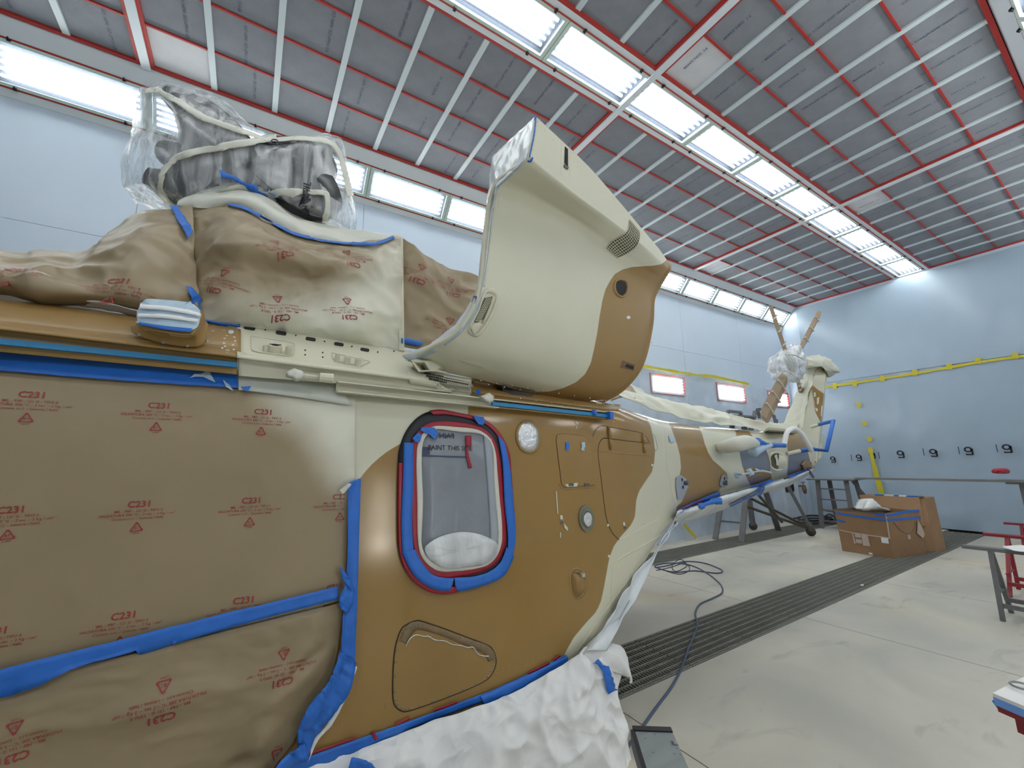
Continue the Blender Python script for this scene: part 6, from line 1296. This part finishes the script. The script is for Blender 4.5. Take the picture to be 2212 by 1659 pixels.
# table corner with white cover bottom right
zt3 = .80; q = [G(2144, 1497, zt3), G(2230, 1452, zt3), G(2500, 1600, zt3), G(2360, 1640, zt3)]
q[2] = q[1]+Vector((.0, -.8, 0)); q[3] = G(2212, 1525, zt3)+(G(2212, 1525, zt3)-G(2144, 1497, zt3))*4
q[2] = q[1]+(q[3]-q[0])
M['blueedge'] = mat('pale blue tape edge', (.16, .36, .80), .5)
tb = thing('covered_table', 'table with a white paper cover and blue taped edge at the lower right corner', 'table', (q[0]+q[2])/2-Vector((0, 0, zt3)))
def slabq(Q, z0, z1): V = [Vector((p.x, p.y, z0)) for p in Q]+[Vector((p.x, p.y, z1)) for p in Q]; return V, [(3, 2, 1, 0), (4, 5, 6, 7), (0, 1, 5, 4), (1, 2, 6, 5), (2, 3, 7, 6), (3, 0, 4, 7)]
obj('table_cover', *slabq(q, zt3-.02, zt3), 'white', tb)
cn = sum(q, Vector())/4; qs = lambda s: [cn.lerp(p, s) for p in q]
obj('blue_edge', *slabq(qs(1.004), zt3-.038, zt3-.012), 'blueedge', tb); obj('board', *slabq(qs(.98), zt3-.058, zt3-.038), 'redsteel', tb)
obj('red_beam', *slabq([q[0].lerp(q[1], .22).lerp(q[3], .05), q[0].lerp(q[1], .40).lerp(q[3], .05), q[0].lerp(q[1], .40)+(q[3]-q[0]), q[0].lerp(q[1], .22)+(q[3]-q[0])], zt3-.13, zt3-.085), 'redsteel', tb)
for p in (qs(.35)): MB().bar(Vector((p.x, p.y, 0)), Vector((p.x, p.y, zt3-.1)), .04, .04).build('leg', 'redsteel', tb)
b = MB(); cc3 = G(2209, 1482, zt3+.012); b.tube([cc3+Vector((.03*math.cos(t), .03*math.sin(t), 0)) for t in [k*PI/8 for k in range(16)]], .004, 6, True); tag(b.build('wire_ring', 'steel'), 'small wire ring on the white covered table', 'ring')
b = MB(); b.tube([G(2146, 1515, zt3-.05), G(2155, 1528, zt3-.1), G(2161, 1535, zt3-.14)], .004, 6); b.build('tape_end', 'blue', tb)
# step ladder in the foreground
zl = .88; L4 = [G(1371, 1578, zl), G(1452, 1580, zl), G(1500, 1672, zl), G(1400, 1672, zl)]
dl = (L4[3]-L4[0]).normalized(); wl_ = (L4[1]-L4[0]); wl_ -= dl*wl_.dot(dl); LN = .62
L4 = [L4[0], L4[0]+wl_, L4[0]+wl_+dl*LN, L4[0]+dl*LN]
sl = thing('step_ladder', 'grey step ladder top with black edging at the bottom centre', 'ladder', (sum(L4, Vector())/4)-Vector((0, 0, zl)))
obj('top_step', *slabq(L4, zl-.025, zl), 'alu', sl)
wn2 = wl_.normalized()
MB().bar(L4[0]-dl*.006+wn2*-.004+Vector((0, 0, -.012)), L4[1]-dl*.006+Vector((0, 0, -.012)), .020, .032).build('step_edging', 'black', sl)
MB().bar(L4[0]-wn2*.006+Vector((0, 0, -.02)), L4[3]-wn2*.006+Vector((0, 0, -.02)), .012, .045).build('step_edging', 'black', sl)
for k in (.0, 1.):
    p = L4[0].lerp(L4[1], k); r = L4[3].lerp(L4[2], k); o_ = (wn2*(.014 if k == 0 else -.014))
    MB().bar(p+o_+dl*.05+Vector((0, 0, -.04)), Vector((p.x, p.y, 0))-o_*1.5-dl*.18, .02, .035).build('leg', 'black', sl)
    MB().bar(r+o_-dl*.05+Vector((0, 0, -.04)), Vector((r.x, r.y, 0))-o_*1.5+dl*.18, .02, .035).build('leg', 'black', sl)
for z in (.60, .32):
    e = (zl-z)*.18/zl; MB().bar(L4[0]-dl*e+Vector((0, 0, z-zl)), L4[1]-dl*e+Vector((0, 0, z-zl)), .08, .02).build('tread', 'black', sl)
    MB().bar(L4[3]+dl*e+Vector((0, 0, z-zl)), L4[2]+dl*e+Vector((0, 0, z-zl)), .08, .02).build('tread', 'black', sl)
b = MB()
for q_ in ((1415, 1586), (1395, 1595), (1411, 1625), (1462, 1617), (1470, 1630), (1457, 1628)): b.dome(G(*q_, zl+.0005), (0, 0, 1), .003, .0008, 6, 1)
b.build('paint_spots', 'stand', sl, kind='stuff')
scp = obj('foil_scrap', [G(x, y, zl+.002) for x, y in ((1448, 1599), (1458, 1604), (1467, 1609), (1456, 1608))]+[G(1455, 1601, zl+.012)], [(0, 1, 4), (1, 2, 4), (2, 3, 4), (3, 0, 4)], 'foil'); tag(scp, 'torn silvery scrap lying on the step ladder top', 'scrap')
# hoses
def hose(nm, lab, pts, r, m, cat='hose', n=160, z=None):
    P3 = [G(*q[:2], r) if len(q) < 3 else G(q[0], q[1], q[2]) for q in pts]
    return tag(MB().tube(crs(P3, n), r, 8).build(nm, m, None, True), lab, cat)
hose('air_hose', 'blue grey air hose snaking over the drain grating towards the ladder', [(1416, 1226), (1440, 1222), (1480, 1213), (1520, 1216), (1553, 1228), (1560, 1235), (1545, 1238), (1500, 1233), (1460, 1236), (1430, 1230), (1415, 1222), (1450, 1216), (1495, 1222), (1530, 1240), (1556, 1262), (1560, 1280), (1540, 1292), (1512, 1305), (1502, 1325), (1507, 1348), (1500, 1372), (1488, 1400), (1474, 1440), (1450, 1485), (1420, 1525), (1388, 1570), (1365, 1600), (1330, 1660)], .009, 'hose')
hose('thin_cable', 'loops of thin dark cable on the floor beside the coiled air hose', [(1418, 1232), (1450, 1225), (1478, 1216), (1482, 1224), (1460, 1234), (1452, 1222), (1470, 1208), (1490, 1228), (1470, 1240), (1440, 1234)], .006, 'cable', 'cable', 90)
pts = []
for k in range(120): a_ = k/120*2*PI*5; pts.append((1785-40+2*math.cos(a_*.13)*8, 0))
cp = MB(); c0_ = Vector((12.35, 5.2, .02)); rr = []
for k in range(200): a_ = k/200*2*PI*6; r_ = .30+.12*math.sin(a_*.37); rr.append(c0_+Vector((r_*1.5*math.cos(a_), r_*math.sin(a_)*.8, .01+.0006*k)))
cp.tube(rr, .016, 6); tag(cp.build('coiled_hose', 'cable', None, True), 'coiled dark hose on the floor in the far corner under the wall tap', 'hose')
cp = MB(); cc4 = P(1793, 1120, 4.6); cc4 = Vector((cc4.x, 4.6, .18)); 
cp.tube([cc4+Vector((0, .11*math.cos(t), .11*math.sin(t))) for t in [k*PI/10 for k in range(20)]], .014, 6, True); tag(cp.build('hose_ring', 'cable', None, True), 'upright loop of dark hose beside the step stand foot', 'hose')
# scraps
pt = patch('paper_scrap', [(1858, 1263), (1866, 1262), (1865, 1266), (1859, 1265)], [BVHTree.FromPolygons([(0, -2, .004), (14, -2, .004), (14, 6, .004), (0, 6, .004)], [(0, 1, 2, 3)])], 'white', None, .002, .002); tag(pt, 'tiny white paper scrap on the middle of the drain grating', 'scrap')
